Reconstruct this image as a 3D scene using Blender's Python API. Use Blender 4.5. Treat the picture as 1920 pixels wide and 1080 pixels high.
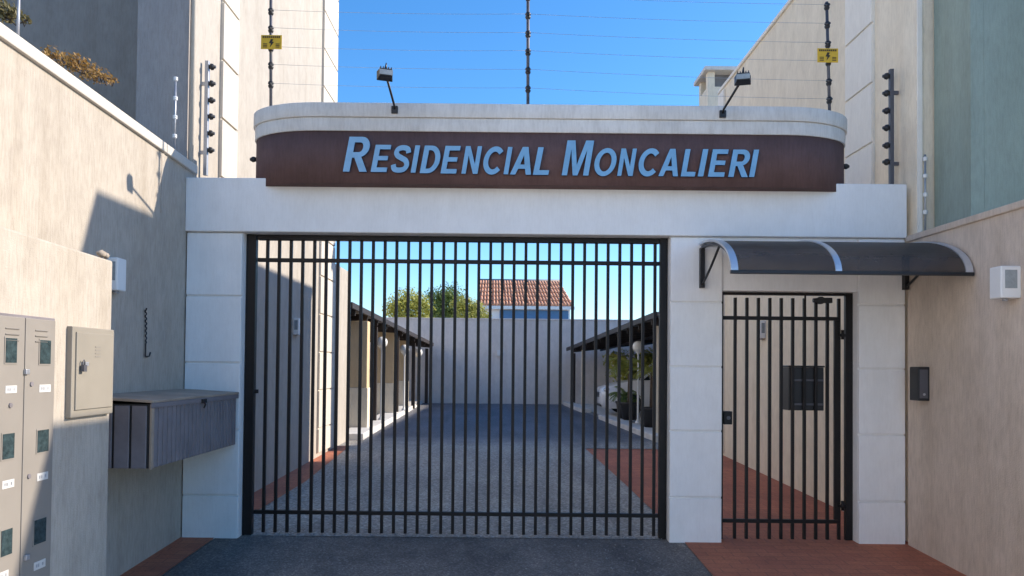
import bpy, math, random
from mathutils import Vector, Matrix, Euler

random.seed(7)
scene = bpy.context.scene
for o in list(bpy.data.objects):
    bpy.data.objects.remove(o, do_unlink=True)
COL = scene.collection

# ------------------------------------------------------------------ camera
FPX, HZ_X, HZ_Y = 1420.0, 945.0, 688.0          # focal length and vanishing point in photo pixels
PITCH, ROLL, EYE = math.radians(1.2), math.radians(0.55), 1.425
CX, CY = HZ_X, HZ_Y - FPX * math.tan(PITCH)
cam_data = bpy.data.cameras.new('camera')
cam_data.sensor_width = 36.0
cam_data.lens = 36.0 * FPX / 1920.0
cam_data.shift_x = (960.0 - CX) / 1920.0
cam_data.shift_y = (CY - 540.0) / 1920.0
cam_data.clip_start, cam_data.clip_end = 0.05, 2000
cam = bpy.data.objects.new('camera', cam_data)
COL.objects.link(cam)
CAMROT = Matrix.Rotation(math.pi / 2 + PITCH, 3, 'X') @ Matrix.Rotation(ROLL, 3, 'Z')
cam.matrix_world = Matrix.Translation((0, 0, EYE)) @ CAMROT.to_4x4()
scene.camera = cam

# ------------------------------------------------------------------ sky, sun, exposure
SUN = Vector((1.0, 0.221, 0.548)).normalized()    # towards the sun
sun_el = math.asin(SUN.z)
sun_az = math.atan2(SUN.x, SUN.y)
world = bpy.data.worlds.new('World')
scene.world = world
world.use_nodes = True
wn = world.node_tree
bg = wn.nodes['Background']
sky = wn.nodes.new('ShaderNodeTexSky')
sky.sky_type = 'NISHITA'
sky.sun_disc = False
sky.sun_elevation = sun_el
sky.sun_rotation = sun_az
sky.altitude = 0
sky.air_density = 1.0
sky.dust_density = 0.4
sky.ozone_density = 5.0
hsv = wn.nodes.new('ShaderNodeHueSaturation')
hsv.inputs['Saturation'].default_value = 1.2
wn.links.new(sky.outputs[0], hsv.inputs['Color'])
wn.links.new(hsv.outputs[0], bg.inputs[0])
bg.inputs[1].default_value = 0.076
sl = bpy.data.lights.new('sun', 'SUN')
sl.energy = 2.0
sl.angle = math.radians(0.5)
sl.color = (1.0, 0.885, 0.735)
so = bpy.data.objects.new('sun', sl)
COL.objects.link(so)
so.rotation_euler = SUN.to_track_quat('Z', 'Y').to_euler()
so.location = (30, 8, 20)
vs = scene.view_settings
scene.display_settings.display_device = 'sRGB'
vs.view_transform = 'Standard'
vs.look = 'None'
vs.exposure = 1.85
scene.cycles.max_bounces = 16
scene.cycles.diffuse_bounces = 14
vs.gamma = 1.0
vs.use_curve_mapping = False

# ------------------------------------------------------------------ pixel -> place
def ray(px, py):
    return CAMROT @ Vector(((px - CX) / FPX, -(py - CY) / FPX, -1.0))
CAMP = Vector((0, 0, EYE))
def onY(px, py, Y):
    d = ray(px, py); return CAMP + d * (Y / d.y)
def onX(px, py, X):
    d = ray(px, py); return CAMP + d * (X / d.x)

# ------------------------------------------------------------------ materials
def new_mat(name):
    m = bpy.data.materials.new(name); m.use_nodes = True
    nt = m.node_tree
    return m, nt, nt.nodes['Principled BSDF']
def N(nt, typ, **kw):
    n = nt.nodes.new(typ)
    for k, v in kw.items():
        setattr(n, k, v)
    return n
def coords(nt, scale):
    g = N(nt, 'ShaderNodeNewGeometry')
    mp = N(nt, 'ShaderNodeMapping')
    mp.inputs['Scale'].default_value = scale
    nt.links.new(g.outputs['Position'], mp.inputs[0])
    return mp.outputs[0]
def noise(nt, scale_vec, scale=1.0, detail=4.0, rough=0.6):
    n = N(nt, 'ShaderNodeTexNoise')
    n.inputs['Scale'].default_value = scale
    n.inputs['Detail'].default_value = detail
    n.inputs['Roughness'].default_value = rough
    nt.links.new(coords(nt, scale_vec), n.inputs['Vector'])
    return n.outputs['Fac']
def ramp(nt, fac, stops):
    r = N(nt, 'ShaderNodeValToRGB')
    el = r.color_ramp.elements
    el[0].position, el[0].color = stops[0][0], (*stops[0][1], 1)
    el[1].position, el[1].color = stops[-1][0], (*stops[-1][1], 1)
    for p, c in stops[1:-1]:
        e = el.new(p); e.color = (*c, 1)
    nt.links.new(fac, r.inputs[0])
    return r.outputs[0]
def mixc(nt, a, b, fac, mode='MIX'):
    mx = N(nt, 'ShaderNodeMix', data_type='RGBA', blend_type=mode)
    if isinstance(fac, (int, float)): mx.inputs[0].default_value = fac
    else: nt.links.new(fac, mx.inputs[0])
    for s, v in ((6, a), (7, b)):
        if isinstance(v, tuple): mx.inputs[s].default_value = (*v, 1)
        else: nt.links.new(v, mx.inputs[s])
    return mx.outputs[2]
def bump(nt, b, height, strength, dist):
    n = N(nt, 'ShaderNodeBump')
    n.inputs['Strength'].default_value = strength
    n.inputs['Distance'].default_value = dist
    nt.links.new(height, n.inputs['Height'])
    nt.links.new(n.outputs[0], b.inputs['Normal'])
def tint(c, k): return tuple(max(0, min(1, x * k)) for x in c)

def plaster(name, c, streak=0.6, stain=0.10, warm=None):
    """scraped mineral plaster: fine vertical scratches, soft stains and runs"""
    m, nt, b = new_mat(name)
    big = noise(nt, (0.7, 0.7, 0.5), 1.0, 5, 0.6)
    run = noise(nt, (5.0, 5.0, 0.35), 1.0, 4, 0.55)
    scr = noise(nt, (70, 70, 9), 1.0, 3, 0.6)
    fine = noise(nt, (130, 130, 130), 1.0, 2, 0.5)
    c1 = ramp(nt, big, [(0.3, tint(c, 1 - stain)), (0.7, tint(c, 1 + stain * 0.5))])
    c2 = mixc(nt, c1, ramp(nt, run, [(0.32, tint((0.78, 0.74, 0.68), 1)), (0.52, (1, 1, 1))]), 0.35 * streak, 'MULTIPLY')
    c3 = mixc(nt, c2, ramp(nt, scr, [(0.36, (0.80, 0.79, 0.78)), (0.56, (1, 1, 1))]), 0.55 * streak, 'MULTIPLY')
    nt.links.new(c3, b.inputs['Base Color'])
    b.inputs['Roughness'].default_value = 0.88
    b.inputs['Specular IOR Level'].default_value = 0.25
    mot = noise(nt, (7, 7, 4), 1.0, 5, 0.75)
    c3 = mixc(nt, c3, ramp(nt, mot, [(0.3, (0.84, 0.83, 0.82)), (0.62, (1.04, 1.04, 1.04))]), min(1.0, 0.7 * streak + 0.15), 'MULTIPLY')
    nt.links.new(c3, b.inputs['Base Color'])
    h = N(nt, 'ShaderNodeMath', operation='ADD')
    nt.links.new(scr, h.inputs[0]); nt.links.new(fine, h.inputs[1])
    bump(nt, b, h.outputs[0], 0.35 * streak + 0.08, 0.006)
    return m

def plain(name, c, rough=0.5, metal=0.0, var=0.08, nscale=6.0, bmp=0.0, spec=0.5):
    m, nt, b = new_mat(name)
    f = noise(nt, (nscale, nscale, nscale), 1.0, 5, 0.65)
    nt.links.new(ramp(nt, f, [(0.3, tint(c, 1 - var)), (0.7, tint(c, 1 + var))]), b.inputs['Base Color'])
    rr = N(nt, 'ShaderNodeMapRange')
    rr.inputs[3].default_value = max(0.02, rough - 0.1); rr.inputs[4].default_value = min(1, rough + 0.1)
    nt.links.new(f, rr.inputs[0]); nt.links.new(rr.outputs[0], b.inputs['Roughness'])
    b.inputs['Metallic'].default_value = metal
    b.inputs['Specular IOR Level'].default_value = spec
    if bmp:
        bump(nt, b, noise(nt, (90, 90, 90), 1.0, 3), bmp, 0.004)
    return m

def speckle(name, c0, c1, c2, gscale, patch=0.5, bmp=0.5):
    """aggregate-like surface: asphalt or small setts"""
    m, nt, b = new_mat(name)
    v = N(nt, 'ShaderNodeTexVoronoi'); v.inputs['Scale'].default_value = 1.0
    nt.links.new(coords(nt, (gscale, gscale, gscale)), v.inputs['Vector'])
    sep = N(nt, 'ShaderNodeSeparateColor'); nt.links.new(v.outputs['Color'], sep.inputs[0])
    grain = ramp(nt, sep.outputs[0], [(0.0, c0), (0.7, c1), (1.0, c2)])
    pat = noise(nt, (0.9, 0.5, 1), 1.0, 6, 0.7)
    blot = noise(nt, (3.5, 2.5, 1), 1.0, 4, 0.6)
    g2 = mixc(nt, grain, ramp(nt, pat, [(0.34, (0.55, 0.55, 0.56)), (0.66, (1.25, 1.23, 1.2))]), patch, 'MULTIPLY')
    g3 = mixc(nt, g2, ramp(nt, blot, [(0.38, (0.6, 0.6, 0.62)), (0.55, (1.0, 1.0, 1.0))]), patch * 0.7, 'MULTIPLY')
    nt.links.new(g3, b.inputs['Base Color'])
    b.inputs['Roughness'].default_value = 0.85
    bump(nt, b, v.outputs['Distance'], bmp, 0.006)
    return m

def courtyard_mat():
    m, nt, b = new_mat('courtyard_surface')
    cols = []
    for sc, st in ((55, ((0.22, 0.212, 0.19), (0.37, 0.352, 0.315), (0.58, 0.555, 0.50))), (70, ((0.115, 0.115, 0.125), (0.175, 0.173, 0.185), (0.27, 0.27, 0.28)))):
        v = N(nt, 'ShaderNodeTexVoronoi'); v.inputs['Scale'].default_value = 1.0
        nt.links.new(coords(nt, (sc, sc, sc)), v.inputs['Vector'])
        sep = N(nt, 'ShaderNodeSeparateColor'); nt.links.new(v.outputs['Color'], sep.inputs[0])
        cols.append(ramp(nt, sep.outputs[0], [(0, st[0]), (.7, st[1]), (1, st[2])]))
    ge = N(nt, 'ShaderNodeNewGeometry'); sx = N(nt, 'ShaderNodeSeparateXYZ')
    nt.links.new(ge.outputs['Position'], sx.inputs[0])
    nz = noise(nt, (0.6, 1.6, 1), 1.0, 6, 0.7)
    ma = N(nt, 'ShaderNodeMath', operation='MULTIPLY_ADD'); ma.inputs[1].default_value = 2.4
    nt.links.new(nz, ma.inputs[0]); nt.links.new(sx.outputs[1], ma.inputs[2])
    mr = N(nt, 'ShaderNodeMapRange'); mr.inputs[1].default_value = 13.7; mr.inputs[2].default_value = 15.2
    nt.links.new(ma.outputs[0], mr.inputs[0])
    c = mixc(nt, cols[0], cols[1], mr.outputs[0])  # floor colour turns darker and bluer towards the back
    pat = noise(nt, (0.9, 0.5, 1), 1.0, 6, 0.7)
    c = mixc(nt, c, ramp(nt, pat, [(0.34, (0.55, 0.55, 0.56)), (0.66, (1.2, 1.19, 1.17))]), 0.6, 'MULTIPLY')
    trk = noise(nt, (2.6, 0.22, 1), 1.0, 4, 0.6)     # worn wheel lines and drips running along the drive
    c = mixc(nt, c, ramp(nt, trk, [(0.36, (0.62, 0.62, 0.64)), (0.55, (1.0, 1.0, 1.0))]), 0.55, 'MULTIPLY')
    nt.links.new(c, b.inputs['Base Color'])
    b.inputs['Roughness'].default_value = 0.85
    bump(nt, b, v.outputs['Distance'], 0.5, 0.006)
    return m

def paver_mat():
    m, nt, b = new_mat('red_paver')
    br = N(nt, 'ShaderNodeTexBrick')
    nt.links.new(coords(nt, (1, 1, 1)), br.inputs['Vector'])
    br.inputs['Scale'].default_value = 1.0
    br.inputs['Brick Width'].default_value = 0.20
    br.inputs['Row Height'].default_value = 0.10
    br.inputs['Mortar Size'].default_value = 0.004
    br.inputs['Color1'].default_value = (0.54, 0.19, 0.10, 1)
    br.inputs['Color2'].default_value = (0.47, 0.155, 0.085, 1)
    br.inputs['Mortar'].default_value = (0.33, 0.125, 0.078, 1)
    pat = noise(nt, (1.2, 0.8, 1), 1.0, 6, 0.7)
    c = mixc(nt, br.outputs['Color'], ramp(nt, pat, [(0.35, (0.6, 0.6, 0.62)), (0.65, (1.1, 1.08, 1.05))]), 0.7, 'MULTIPLY')
    fn = noise(nt, (60, 60, 60), 1.0, 3, 0.7)
    c = mixc(nt, c, ramp(nt, fn, [(0.35, (0.75, 0.75, 0.75)), (0.65, (1.12, 1.12, 1.12))]), 0.7, 'MULTIPLY')
    nt.links.new(c, b.inputs['Base Color'])
    b.inputs['Roughness'].default_value = 0.85
    bump(nt, b, fn, 0.3, 0.004)
    return m

def leaf_mat(name, c0, c1):
    m, nt, b = new_mat(name)
    f = noise(nt, (9, 9, 9), 1.0, 2)
    nt.links.new(ramp(nt, f, [(0.35, c0), (0.65, c1)]), b.inputs['Base Color'])
    b.inputs['Roughness'].default_value = 0.55
    tr = N(nt, 'ShaderNodeBsdfTranslucent')
    nt.links.new(ramp(nt, f, [(0.35, tint(c0, 1.5)), (0.65, tint(c1, 1.5))]), tr.inputs[0])
    mx = N(nt, 'ShaderNodeMixShader'); mx.inputs[0].default_value = 0.3
    out = nt.nodes['Material Output']
    nt.links.new(b.outputs[0], mx.inputs[1]); nt.links.new(tr.outputs[0], mx.inputs[2])
    nt.links.new(mx.outputs[0], out.inputs[0])
    return m

def smoked_mat():
    m, nt, b = new_mat('smoked_polycarbonate')
    b.inputs['Base Color'].default_value = (0.055, 0.055, 0.06, 1)
    b.inputs['Roughness'].default_value = 0.38
    b.inputs['Specular IOR Level'].default_value = 0.3
    f = noise(nt, (4, 4, 4), 1.0, 5, 0.7)
    nt.links.new(ramp(nt, f, [(0.3, (0.095, 0.078, 0.068)), (0.75, (0.16, 0.138, 0.12))]), b.inputs['Base Color'])
    tr = N(nt, 'ShaderNodeBsdfTransparent'); tr.inputs[0].default_value = (0.55, 0.49, 0.44, 1)
    mx = N(nt, 'ShaderNodeMixShader'); mx.inputs[0].default_value = 0.5
    nt.links.new(b.outputs[0], mx.inputs[1]); nt.links.new(tr.outputs[0], mx.inputs[2])
    nt.links.new(mx.outputs[0], nt.nodes['Material Output'].inputs[0])
    return m

M = {
 'white': plaster('white_paint_plaster', (0.85, 0.84, 0.83), 0.25, 0.05),
 'cream': plaster('cream_scraped_plaster', (0.465, 0.415, 0.355), 1.0, 0.06),  # kept darker than the right wall's plaster to offset the sun
 'tan': plaster('tan_scraped_plaster', (0.66, 0.55, 0.455), 1.0, 0.07),
 'house': plaster('townhouse_plaster', (0.455, 0.42, 0.375), 0.9, 0.05),  # townhouse plaster for the sunlit left side, darkened to offset the sun
 'house2': plaster('lightened_cream_plaster', (0.86, 0.76, 0.60), 0.7, 0.05),  # lighter copy for the shaded right townhouse, fill light put into the colour
 'band': plaster('pale_band_plaster', (0.60, 0.555, 0.49), 0.35, 0.05),
 'band2': plaster('white_band_plaster', (0.86, 0.82, 0.74), 0.35, 0.05),
 'grey': plaster('grey_plaster', (0.38, 0.33, 0.285), 0.8, 0.08),
 'grey2': plaster('blue_grey_plaster', (0.40, 0.37, 0.35), 0.8, 0.06),
 'green': plaster('green_plaster', (0.32, 0.385, 0.335), 0.7, 0.08),
 'farwall': plaster('far_wall_plaster', (0.82, 0.76, 0.71), 0.7, 0.10),
 'ochre': plaster('ochre_plaster', (0.66, 0.50, 0.31), 0.5, 0.08),
 'sign': plaster('brown_sign_render', (0.155, 0.092, 0.086), 0.9, 0.24),
 'cap': plaster('weathered_cap', (0.76, 0.73, 0.69), 0.8, 0.22),
 'black': plain('black_gate_paint', (0.011, 0.0085, 0.0085), 0.45, 0.0, 0.25, 9, 0.1, 0.3),
 'blackplastic': plain('black_plastic', (0.016, 0.016, 0.018), 0.45),
 'locker': plain('beige_grey_enamel', (0.25, 0.225, 0.198), 0.5, 0, 0.05, 4),
 'boxmetal': plain('beige_box_enamel', (0.27, 0.242, 0.20), 0.5, 0, 0.06, 4),
 'bin': plain('slate_bin_paint', (0.20, 0.18, 0.19), 0.5, 0, 0.18, 5, 0.1),
 'binlid': plain('weathered_lid_paint', (0.33, 0.26, 0.20), 0.6, 0, 0.25, 4, 0.1),
 'alu': plain('aluminium', (0.62, 0.64, 0.67), 0.35, 0.6, 0.08),
 'galv': plain('galvanised_steel', (0.42, 0.43, 0.46), 0.45, 0.6, 0.12),
 'poststeel': plain('dull_post_paint', (0.10, 0.10, 0.115), 0.5, 0.3, 0.12),
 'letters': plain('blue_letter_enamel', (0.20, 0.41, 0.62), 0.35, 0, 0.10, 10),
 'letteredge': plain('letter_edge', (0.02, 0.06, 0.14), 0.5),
 'yellow': plain('yellow_plate', (0.70, 0.42, 0.02), 0.5, 0, 0.08, 20),
 'ink': plain('dark_ink', (0.03, 0.022, 0.012), 0.6),
 'whiteplastic': plain('white_plastic', (0.78, 0.78, 0.77), 0.4, 0, 0.03),
 'label': plain('white_label', (0.56, 0.55, 0.53), 0.6, 0, 0.06),
 'lampglass': plain('grey_lamp_glass', (0.30, 0.33, 0.34), 0.15, 0, 0.15, 30),
 'darkglass': plain('dark_meter_glass', (0.035, 0.055, 0.06), 0.08, 0, 0.5, 40),
 'globe': plain('opal_globe', (0.82, 0.81, 0.76), 0.25, 0, 0.02),
 'whitemetal': plain('white_metal_paint', (0.76, 0.76, 0.74), 0.4, 0, 0.05),
 'wood': plain('dark_stained_timber', (0.020, 0.013, 0.011), 0.6, 0, 0.3, 8, 0.1),
 'roofmetal': plain('grey_roof_sheet', (0.20, 0.19, 0.19), 0.6, 0.1, 0.2, 3),
 'kerb': plain('pale_kerb_paint', (0.66, 0.64, 0.61), 0.7, 0, 0.12, 5, 0.2),
 'asphalt': speckle('asphalt', (0.125, 0.107, 0.092), (0.195, 0.167, 0.145), (0.31, 0.275, 0.245), 95, 0.9),
 'sett': speckle('grey_setts', (0.22, 0.20, 0.175), (0.36, 0.33, 0.29), (0.52, 0.48, 0.43), 55, 0.5),
 'blueasphalt': speckle('far_asphalt', (0.085, 0.085, 0.10), (0.13, 0.13, 0.15), (0.20, 0.20, 0.22), 70, 0.6),
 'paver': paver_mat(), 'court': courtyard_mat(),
 'concrete': speckle('pavement_concrete', (0.50, 0.45, 0.38), (0.57, 0.52, 0.44), (0.62, 0.57, 0.50), 60, 0.3),
 'worn_street': speckle('worn_street', (0.30, 0.28, 0.25), (0.36, 0.335, 0.30), (0.44, 0.42, 0.38), 60, 0.3),
 'polycarb': smoked_mat(),
 'tile': plain('terracotta_tile', (0.74, 0.37, 0.22), 0.8, 0, 0.25, 2.5, 0.2),
 'brick': plain('orange_brickwork', (0.50, 0.20, 0.10), 0.85, 0, 0.2, 5, 0.2),
 'bluepaint': plain('blue_band_paint', (0.07, 0.18, 0.34), 0.5),
 'carpaint': plain('white_car_paint', (0.80, 0.80, 0.80), 0.15, 0, 0.01),
 'carglass': plain('car_glass', (0.02, 0.025, 0.03), 0.05),
 'tyre': plain('tyre_rubber', (0.02, 0.02, 0.02), 0.8),
 'lens': plain('headlight_lens', (0.55, 0.57, 0.6), 0.1, 0.3),
 'pot': plain('dark_pot', (0.03, 0.028, 0.028), 0.6),
 'stone': plain('rubble_stone', (0.34, 0.29, 0.24), 0.9, 0, 0.3, 12, 0.4),
 'bark': plain('bark', (0.10, 0.07, 0.05), 0.9, 0, 0.3, 12, 0.4),
 'leafdry': leaf_mat('dry_orange_leaves', (0.22, 0.12, 0.035), (0.42, 0.25, 0.07)),
 'leafyel': leaf_mat('yellow_green_leaves', (0.24, 0.26, 0.045), (0.44, 0.42, 0.09)),
 'leafgrn': leaf_mat('mid_green_leaves', (0.08, 0.13, 0.03), (0.20, 0.26, 0.06)),
 'leafolive': leaf_mat('olive_leaves', (0.10, 0.09, 0.035), (0.20, 0.17, 0.07)),
 'leafdrk': leaf_mat('dark_green_leaves', (0.02, 0.045, 0.016), (0.05, 0.085, 0.03)),
 'grit': plain('grit_stones', (0.30, 0.28, 0.255), 0.9, 0, 0.35, 30),
 'soil': plain('soil', (0.06, 0.04, 0.03), 0.95),
}

# ------------------------------------------------------------------ mesh building
WL = {}
class MB:
    def __init__(s): s.v, s.f, s.sm, s.mi = [], [], [], []
    def add(s, vs, fs, smooth=False, mi=0):
        n = len(s.v)
        s.v += [Vector(p) for p in vs]
        for f in fs:
            s.f.append([i + n for i in f]); s.sm.append(smooth); s.mi.append(mi)
        return s
    def box(s, a, b, mi=0):
        x0, x1 = sorted((a[0], b[0])); y0, y1 = sorted((a[1], b[1])); z0, z1 = sorted((a[2], b[2]))
        return s.add([(x0,y0,z0),(x1,y0,z0),(x1,y1,z0),(x0,y1,z0),(x0,y0,z1),(x1,y0,z1),(x1,y1,z1),(x0,y1,z1)],
              [(0,3,2,1),(4,5,6,7),(0,1,5,4),(1,2,6,5),(2,3,7,6),(3,0,4,7)], False, mi)
    def hexa(s, p, mi=0):   # 4 bottom corners (ccw from above) then 4 top
        return s.add(p, [(0,3,2,1),(4,5,6,7),(0,1,5,4),(1,2,6,5),(2,3,7,6),(3,0,4,7)], False, mi)
    def prism(s, poly, off, mi=0, smooth=False):
        n = len(poly); off = Vector(off)
        vs = [Vector(p) for p in poly] + [Vector(p) + off for p in poly]
        s.add(vs, [tuple(range(n - 1, -1, -1)), tuple(range(n, 2 * n))], False, mi)
        m = len(s.v) - 2 * n
        for i in range(n):
            j = (i + 1) % n
            s.f.append([m + i, m + j, m + n + j, m + n + i]); s.sm.append(smooth); s.mi.append(mi)
        return s
    def tube(s, pts, r, n=8, cap=True, mi=0, smooth=True):
        pts = [Vector(p) for p in pts]
        rs = r if isinstance(r, (list, tuple)) else [r] * len(pts)
        rings = []
        for i, p in enumerate(pts):
            d = (pts[min(i + 1, len(pts) - 1)] - pts[max(i - 1, 0)]).normalized()
            a = Vector((0, 0, 1)) if abs(d.z) < 0.9 else Vector((1, 0, 0))
            u = d.cross(a).normalized(); w = d.cross(u)
            rings.append([p + (u * math.cos(2 * math.pi * k / n) + w * math.sin(2 * math.pi * k / n)) * rs[i] for k in range(n)])
        vs = [q for R in rings for q in R]
        fs = []
        for i in range(len(pts) - 1):
            for k in range(n):
                l = (k + 1) % n
                fs.append((i * n + k, i * n + l, (i + 1) * n + l, (i + 1) * n + k))
        s.add(vs, fs, smooth, mi)
        if cap:
            m = len(s.v) - len(vs)
            s.f.append([m + k for k in range(n)][::-1]); s.sm.append(False); s.mi.append(mi)
            s.f.append([m + (len(pts) - 1) * n + k for k in range(n)]); s.sm.append(False); s.mi.append(mi)
        return s
    def bar(s, p, q, w, h, up=(0, 0, 1), mi=0):
        p, q = Vector(p), Vector(q); d = (q - p).normalized(); up = Vector(up)
        u = d.cross(up).normalized() * w / 2; v = u.cross(d).normalized() * h / 2
        return s.hexa([p - u - v, p + u - v, q + u - v, q - u - v, p - u + v, p + u + v, q + u + v, q - u + v], mi)
    def lathe(s, c, prof, n=16, mi=0):   # prof: (r, z)
        c = Vector(c); vs = []; fs = []
        for r, z in prof:
            vs += [c + Vector((r * math.cos(2*math.pi*k/n), r * math.sin(2*math.pi*k/n), z)) for k in range(n)]
        for i in range(len(prof) - 1):
            for k in range(n):
                l = (k + 1) % n
                fs.append((i*n+k, i*n+l, (i+1)*n+l, (i+1)*n+k))
        return s.add(vs, fs, True, mi)
    def sphere(s, c, r, n=14, m=8, mi=0):
        if not isinstance(r, (tuple, list)): r = (r, r, r)
        c = Vector(c); vs = []; fs = []
        for i in range(m + 1):
            t = math.pi * i / m
            for k in range(n):
                p = 2 * math.pi * k / n
                vs.append(c + Vector((r[0]*math.sin(t)*math.cos(p), r[1]*math.sin(t)*math.sin(p), -r[2]*math.cos(t))))
        for i in range(m):
            for k in range(n):
                l = (k + 1) % n
                fs.append((i*n+k, i*n+l, (i+1)*n+l, (i+1)*n+k))
        return s.add(vs, fs, True, mi)
    def build(s, name, mat, parent=None, origin=None, bevel=0.0, seg=2):
        if origin is None:
            origin = WL[parent] if parent is not None else Vector((0, 0, 0))
        origin = Vector(origin)
        me = bpy.data.meshes.new(name)
        me.from_pydata([p - origin for p in s.v], [], s.f)
        mats = mat if isinstance(mat, (list, tuple)) else [mat]
        for m in mats: me.materials.append(M[m] if isinstance(m, str) else m)
        me.polygons.foreach_set('use_smooth', s.sm)
        me.polygons.foreach_set('material_index', s.mi)
        me.update()
        o = bpy.data.objects.new(name, me); COL.objects.link(o)
        if parent is not None:
            o.parent = parent; o.location = origin - WL[parent]
        else:
            o.location = origin
        WL[o] = origin
        if bevel:
            b = o.modifiers.new('edge', 'BEVEL'); b.width = bevel; b.segments = seg
            b.limit_method = 'ANGLE'; b.angle_limit = math.radians(40)
        return o
def box(a, b): return MB().box(a, b)
def tag(o, label, cat, group=None):
    o['label'] = label; o['category'] = cat
    if group: o['group'] = group
    return o
def thing(name, loc, label, cat, group=None):
    o = bpy.data.objects.new(name, None); COL.objects.link(o)
    o.empty_display_size = 0.1
    o.location = loc; WL[o] = Vector(loc)
    return tag(o, label, cat, group)
def struct(o): o['kind'] = 'structure'; return o
def stuff(o): o['kind'] = 'stuff'; return o
def share(src, delta, parent=None):
    """one more part like src, sharing its mesh, moved by delta"""
    c = src.copy(); COL.objects.link(c)
    p = parent or src.parent
    c.parent = p
    w = WL[src] + Vector(delta); WL[c] = w
    c.location = w - (WL[p] if p else Vector((0, 0, 0)))
    return c
def copy_tree(o, delta, parent=None):
    c = o.copy(); COL.objects.link(c)
    WL[c] = WL[o] + Vector(delta)
    if parent is None: c.location = WL[c]
    else: c.parent = parent
    for ch in list(o.children): copy_tree(ch, delta, c)
    return c

# ================================================================== GROUND
def g(Y):
    if Y < -3: return -0.045 * 9.5
    if Y < 6.5: return -(6.5 - Y) * 0.045
    if Y < 13.5: return (Y - 6.5) / 7.0 * 0.13
    if Y < 25: return 0.13 + (Y - 13.5) / 11.5 * 0.08
    return 0.21
def sheet(name, rows, mat, lift):
    """rows: (Y, x0, x1) — a strip that follows the lie of the ground"""
    mb = MB(); vs = []; fs = []
    for Y, a, b in rows:
        vs += [(a, Y, g(Y) + lift), (b, Y, g(Y) + lift)]
    for i in range(len(rows) - 1):
        fs.append((2*i, 2*i+1, 2*i+3, 2*i+2))
    mb.add(vs, fs)
    return struct(mb.build(name, mat))
Ys = [-400, -3, 6.5, 13.5, 25, 600]
sheet('ground', [(y, -500, 500) for y in Ys], 'worn_street', -0.01)
def strip(name, y0, y1, x0, x1, mat, lift, n=None):
    ys = sorted({y0, y1, *[y for y in (6.5, 13.5) if y0 < y < y1]})
    return sheet(name, [(y, x0, x1) for y in ys], mat, lift)
strip('driveway', 4.25, 6.62, -2.37, 1.5, 'asphalt', 0.0)
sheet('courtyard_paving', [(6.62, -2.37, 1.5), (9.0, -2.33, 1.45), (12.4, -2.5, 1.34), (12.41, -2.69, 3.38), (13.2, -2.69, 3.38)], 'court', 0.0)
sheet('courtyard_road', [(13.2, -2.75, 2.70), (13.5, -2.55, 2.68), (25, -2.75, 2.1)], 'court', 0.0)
strip('red_paving', 4.25, 6.62, -2.75, -2.372, 'paver', 0.004)
strip('red_paving', 4.25, 6.62, 1.502, 3.45, 'paver', 0.004)
sheet('red_paving', [(6.62, -2.75, -2.372), (9.0, -2.75, -2.332), (12.4, -2.75, -2.502)], 'paver', 0.004)
sheet('red_paving', [(6.62, 1.502, 3.45), (9.0, 1.452, 3.45), (12.3, 1.342, 3.45)], 'paver', 0.004)
strip('threshold', 6.36, 6.62, -2.16, 1.34, 'sett', 0.004)
# carport floors and kerbs
strip('carport_floor', 13.2, 25, -8.2, -2.9, 'kerb', 0.03)
sheet('carport_floor', [(13.2, 2.90, 8.2), (13.5, 2.86, 8.2), (25, 2.2, 8.2)], 'kerb', 0.03)
def kerb(x0, x1, y0, y1, h, dx=0.0):
    mb = MB()
    mb.hexa([(x0,y0,g(y0)-.05),(x1,y0,g(y0)-.05),(x1+dx,y1,g(y1)-.05),(x0+dx,y1,g(y1)-.05),
             (x0,y0,g(y0)+h),(x1,y0,g(y0)+h),(x1+dx,y1,g(y1)+h),(x0+dx,y1,g(y1)+h)])
    return struct(mb.build('kerb', 'kerb', bevel=0.015))
kerb(-2.90, -2.44, 13.25, 24.7, 0.11, -.2)
kerb(2.68, 2.96, 13.4, 18.7, 0.11, -.34)
kerb(2.16, 2.44, 21.0, 24.7, 0.11, -.22)

# the street the photograph was taken from
strip('pavement', -1.4, 4.24, -60, 60, 'concrete', 0.0)
sheet('street', [(-10, -60, 60), (-3, -60, 60), (-1.41, -60, 60)], 'worn_street', 0.004)

# ================================================================== ENTRANCE PORTAL
YF = 6.30
def zpx(px, py, Y=YF): return onY(px, py, Y).z
def xpx(px, py, Y=YF): return onY(px, py, Y).x
ZB1 = zpx(1000, 341); ZB0 = zpx(1000, 441)
XL, XR = -2.655, 3.335
portal = thing('entrance_portal', (0.34, YF, 0), 'white painted entrance portal with grooved pilasters and a long beam', 'gateway')
box((XL, YF - 0.045, ZB0), (XR - 0.003, YF + 0.22, ZB1)).build('beam', 'white', portal, bevel=0.008)
def pilaster(x0, x1, bx0, bx1, joints_px, px):
    core = box((x0, YF, -0.12), (x1, YF + 0.215, ZB0 - 0.002)).build('pilaster', 'white', portal, bevel=0.006)
    zs = [-0.115] + sorted(zpx(px, j) for j in joints_px) + [ZB0 - 0.004]
    gap = 0.007
    for a, b in zip(zs[:-1], zs[1:]):
        box((bx0, YF - 0.022, a + (gap if a > 0 else 0)), (bx1, YF + 0.02, b - gap)).build('block', 'white', core, bevel=0.006)
XP1a, XP1b = XL + 0.005, xpx(452, 700)
pilaster(XP1a, XP1b, XP1a + 0.004, XP1b - 0.002, [928, 805, 680, 555], 400)
XP2a, XP2b = xpx(1255, 700), xpx(1353, 700)
pilaster(XP2a, XP2b, XP2a + 0.002, XP2b - 0.002, [932, 808, 688, 567], 1300)
XP3a, XP3b = xpx(1608, 700), XR - 0.004
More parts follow.
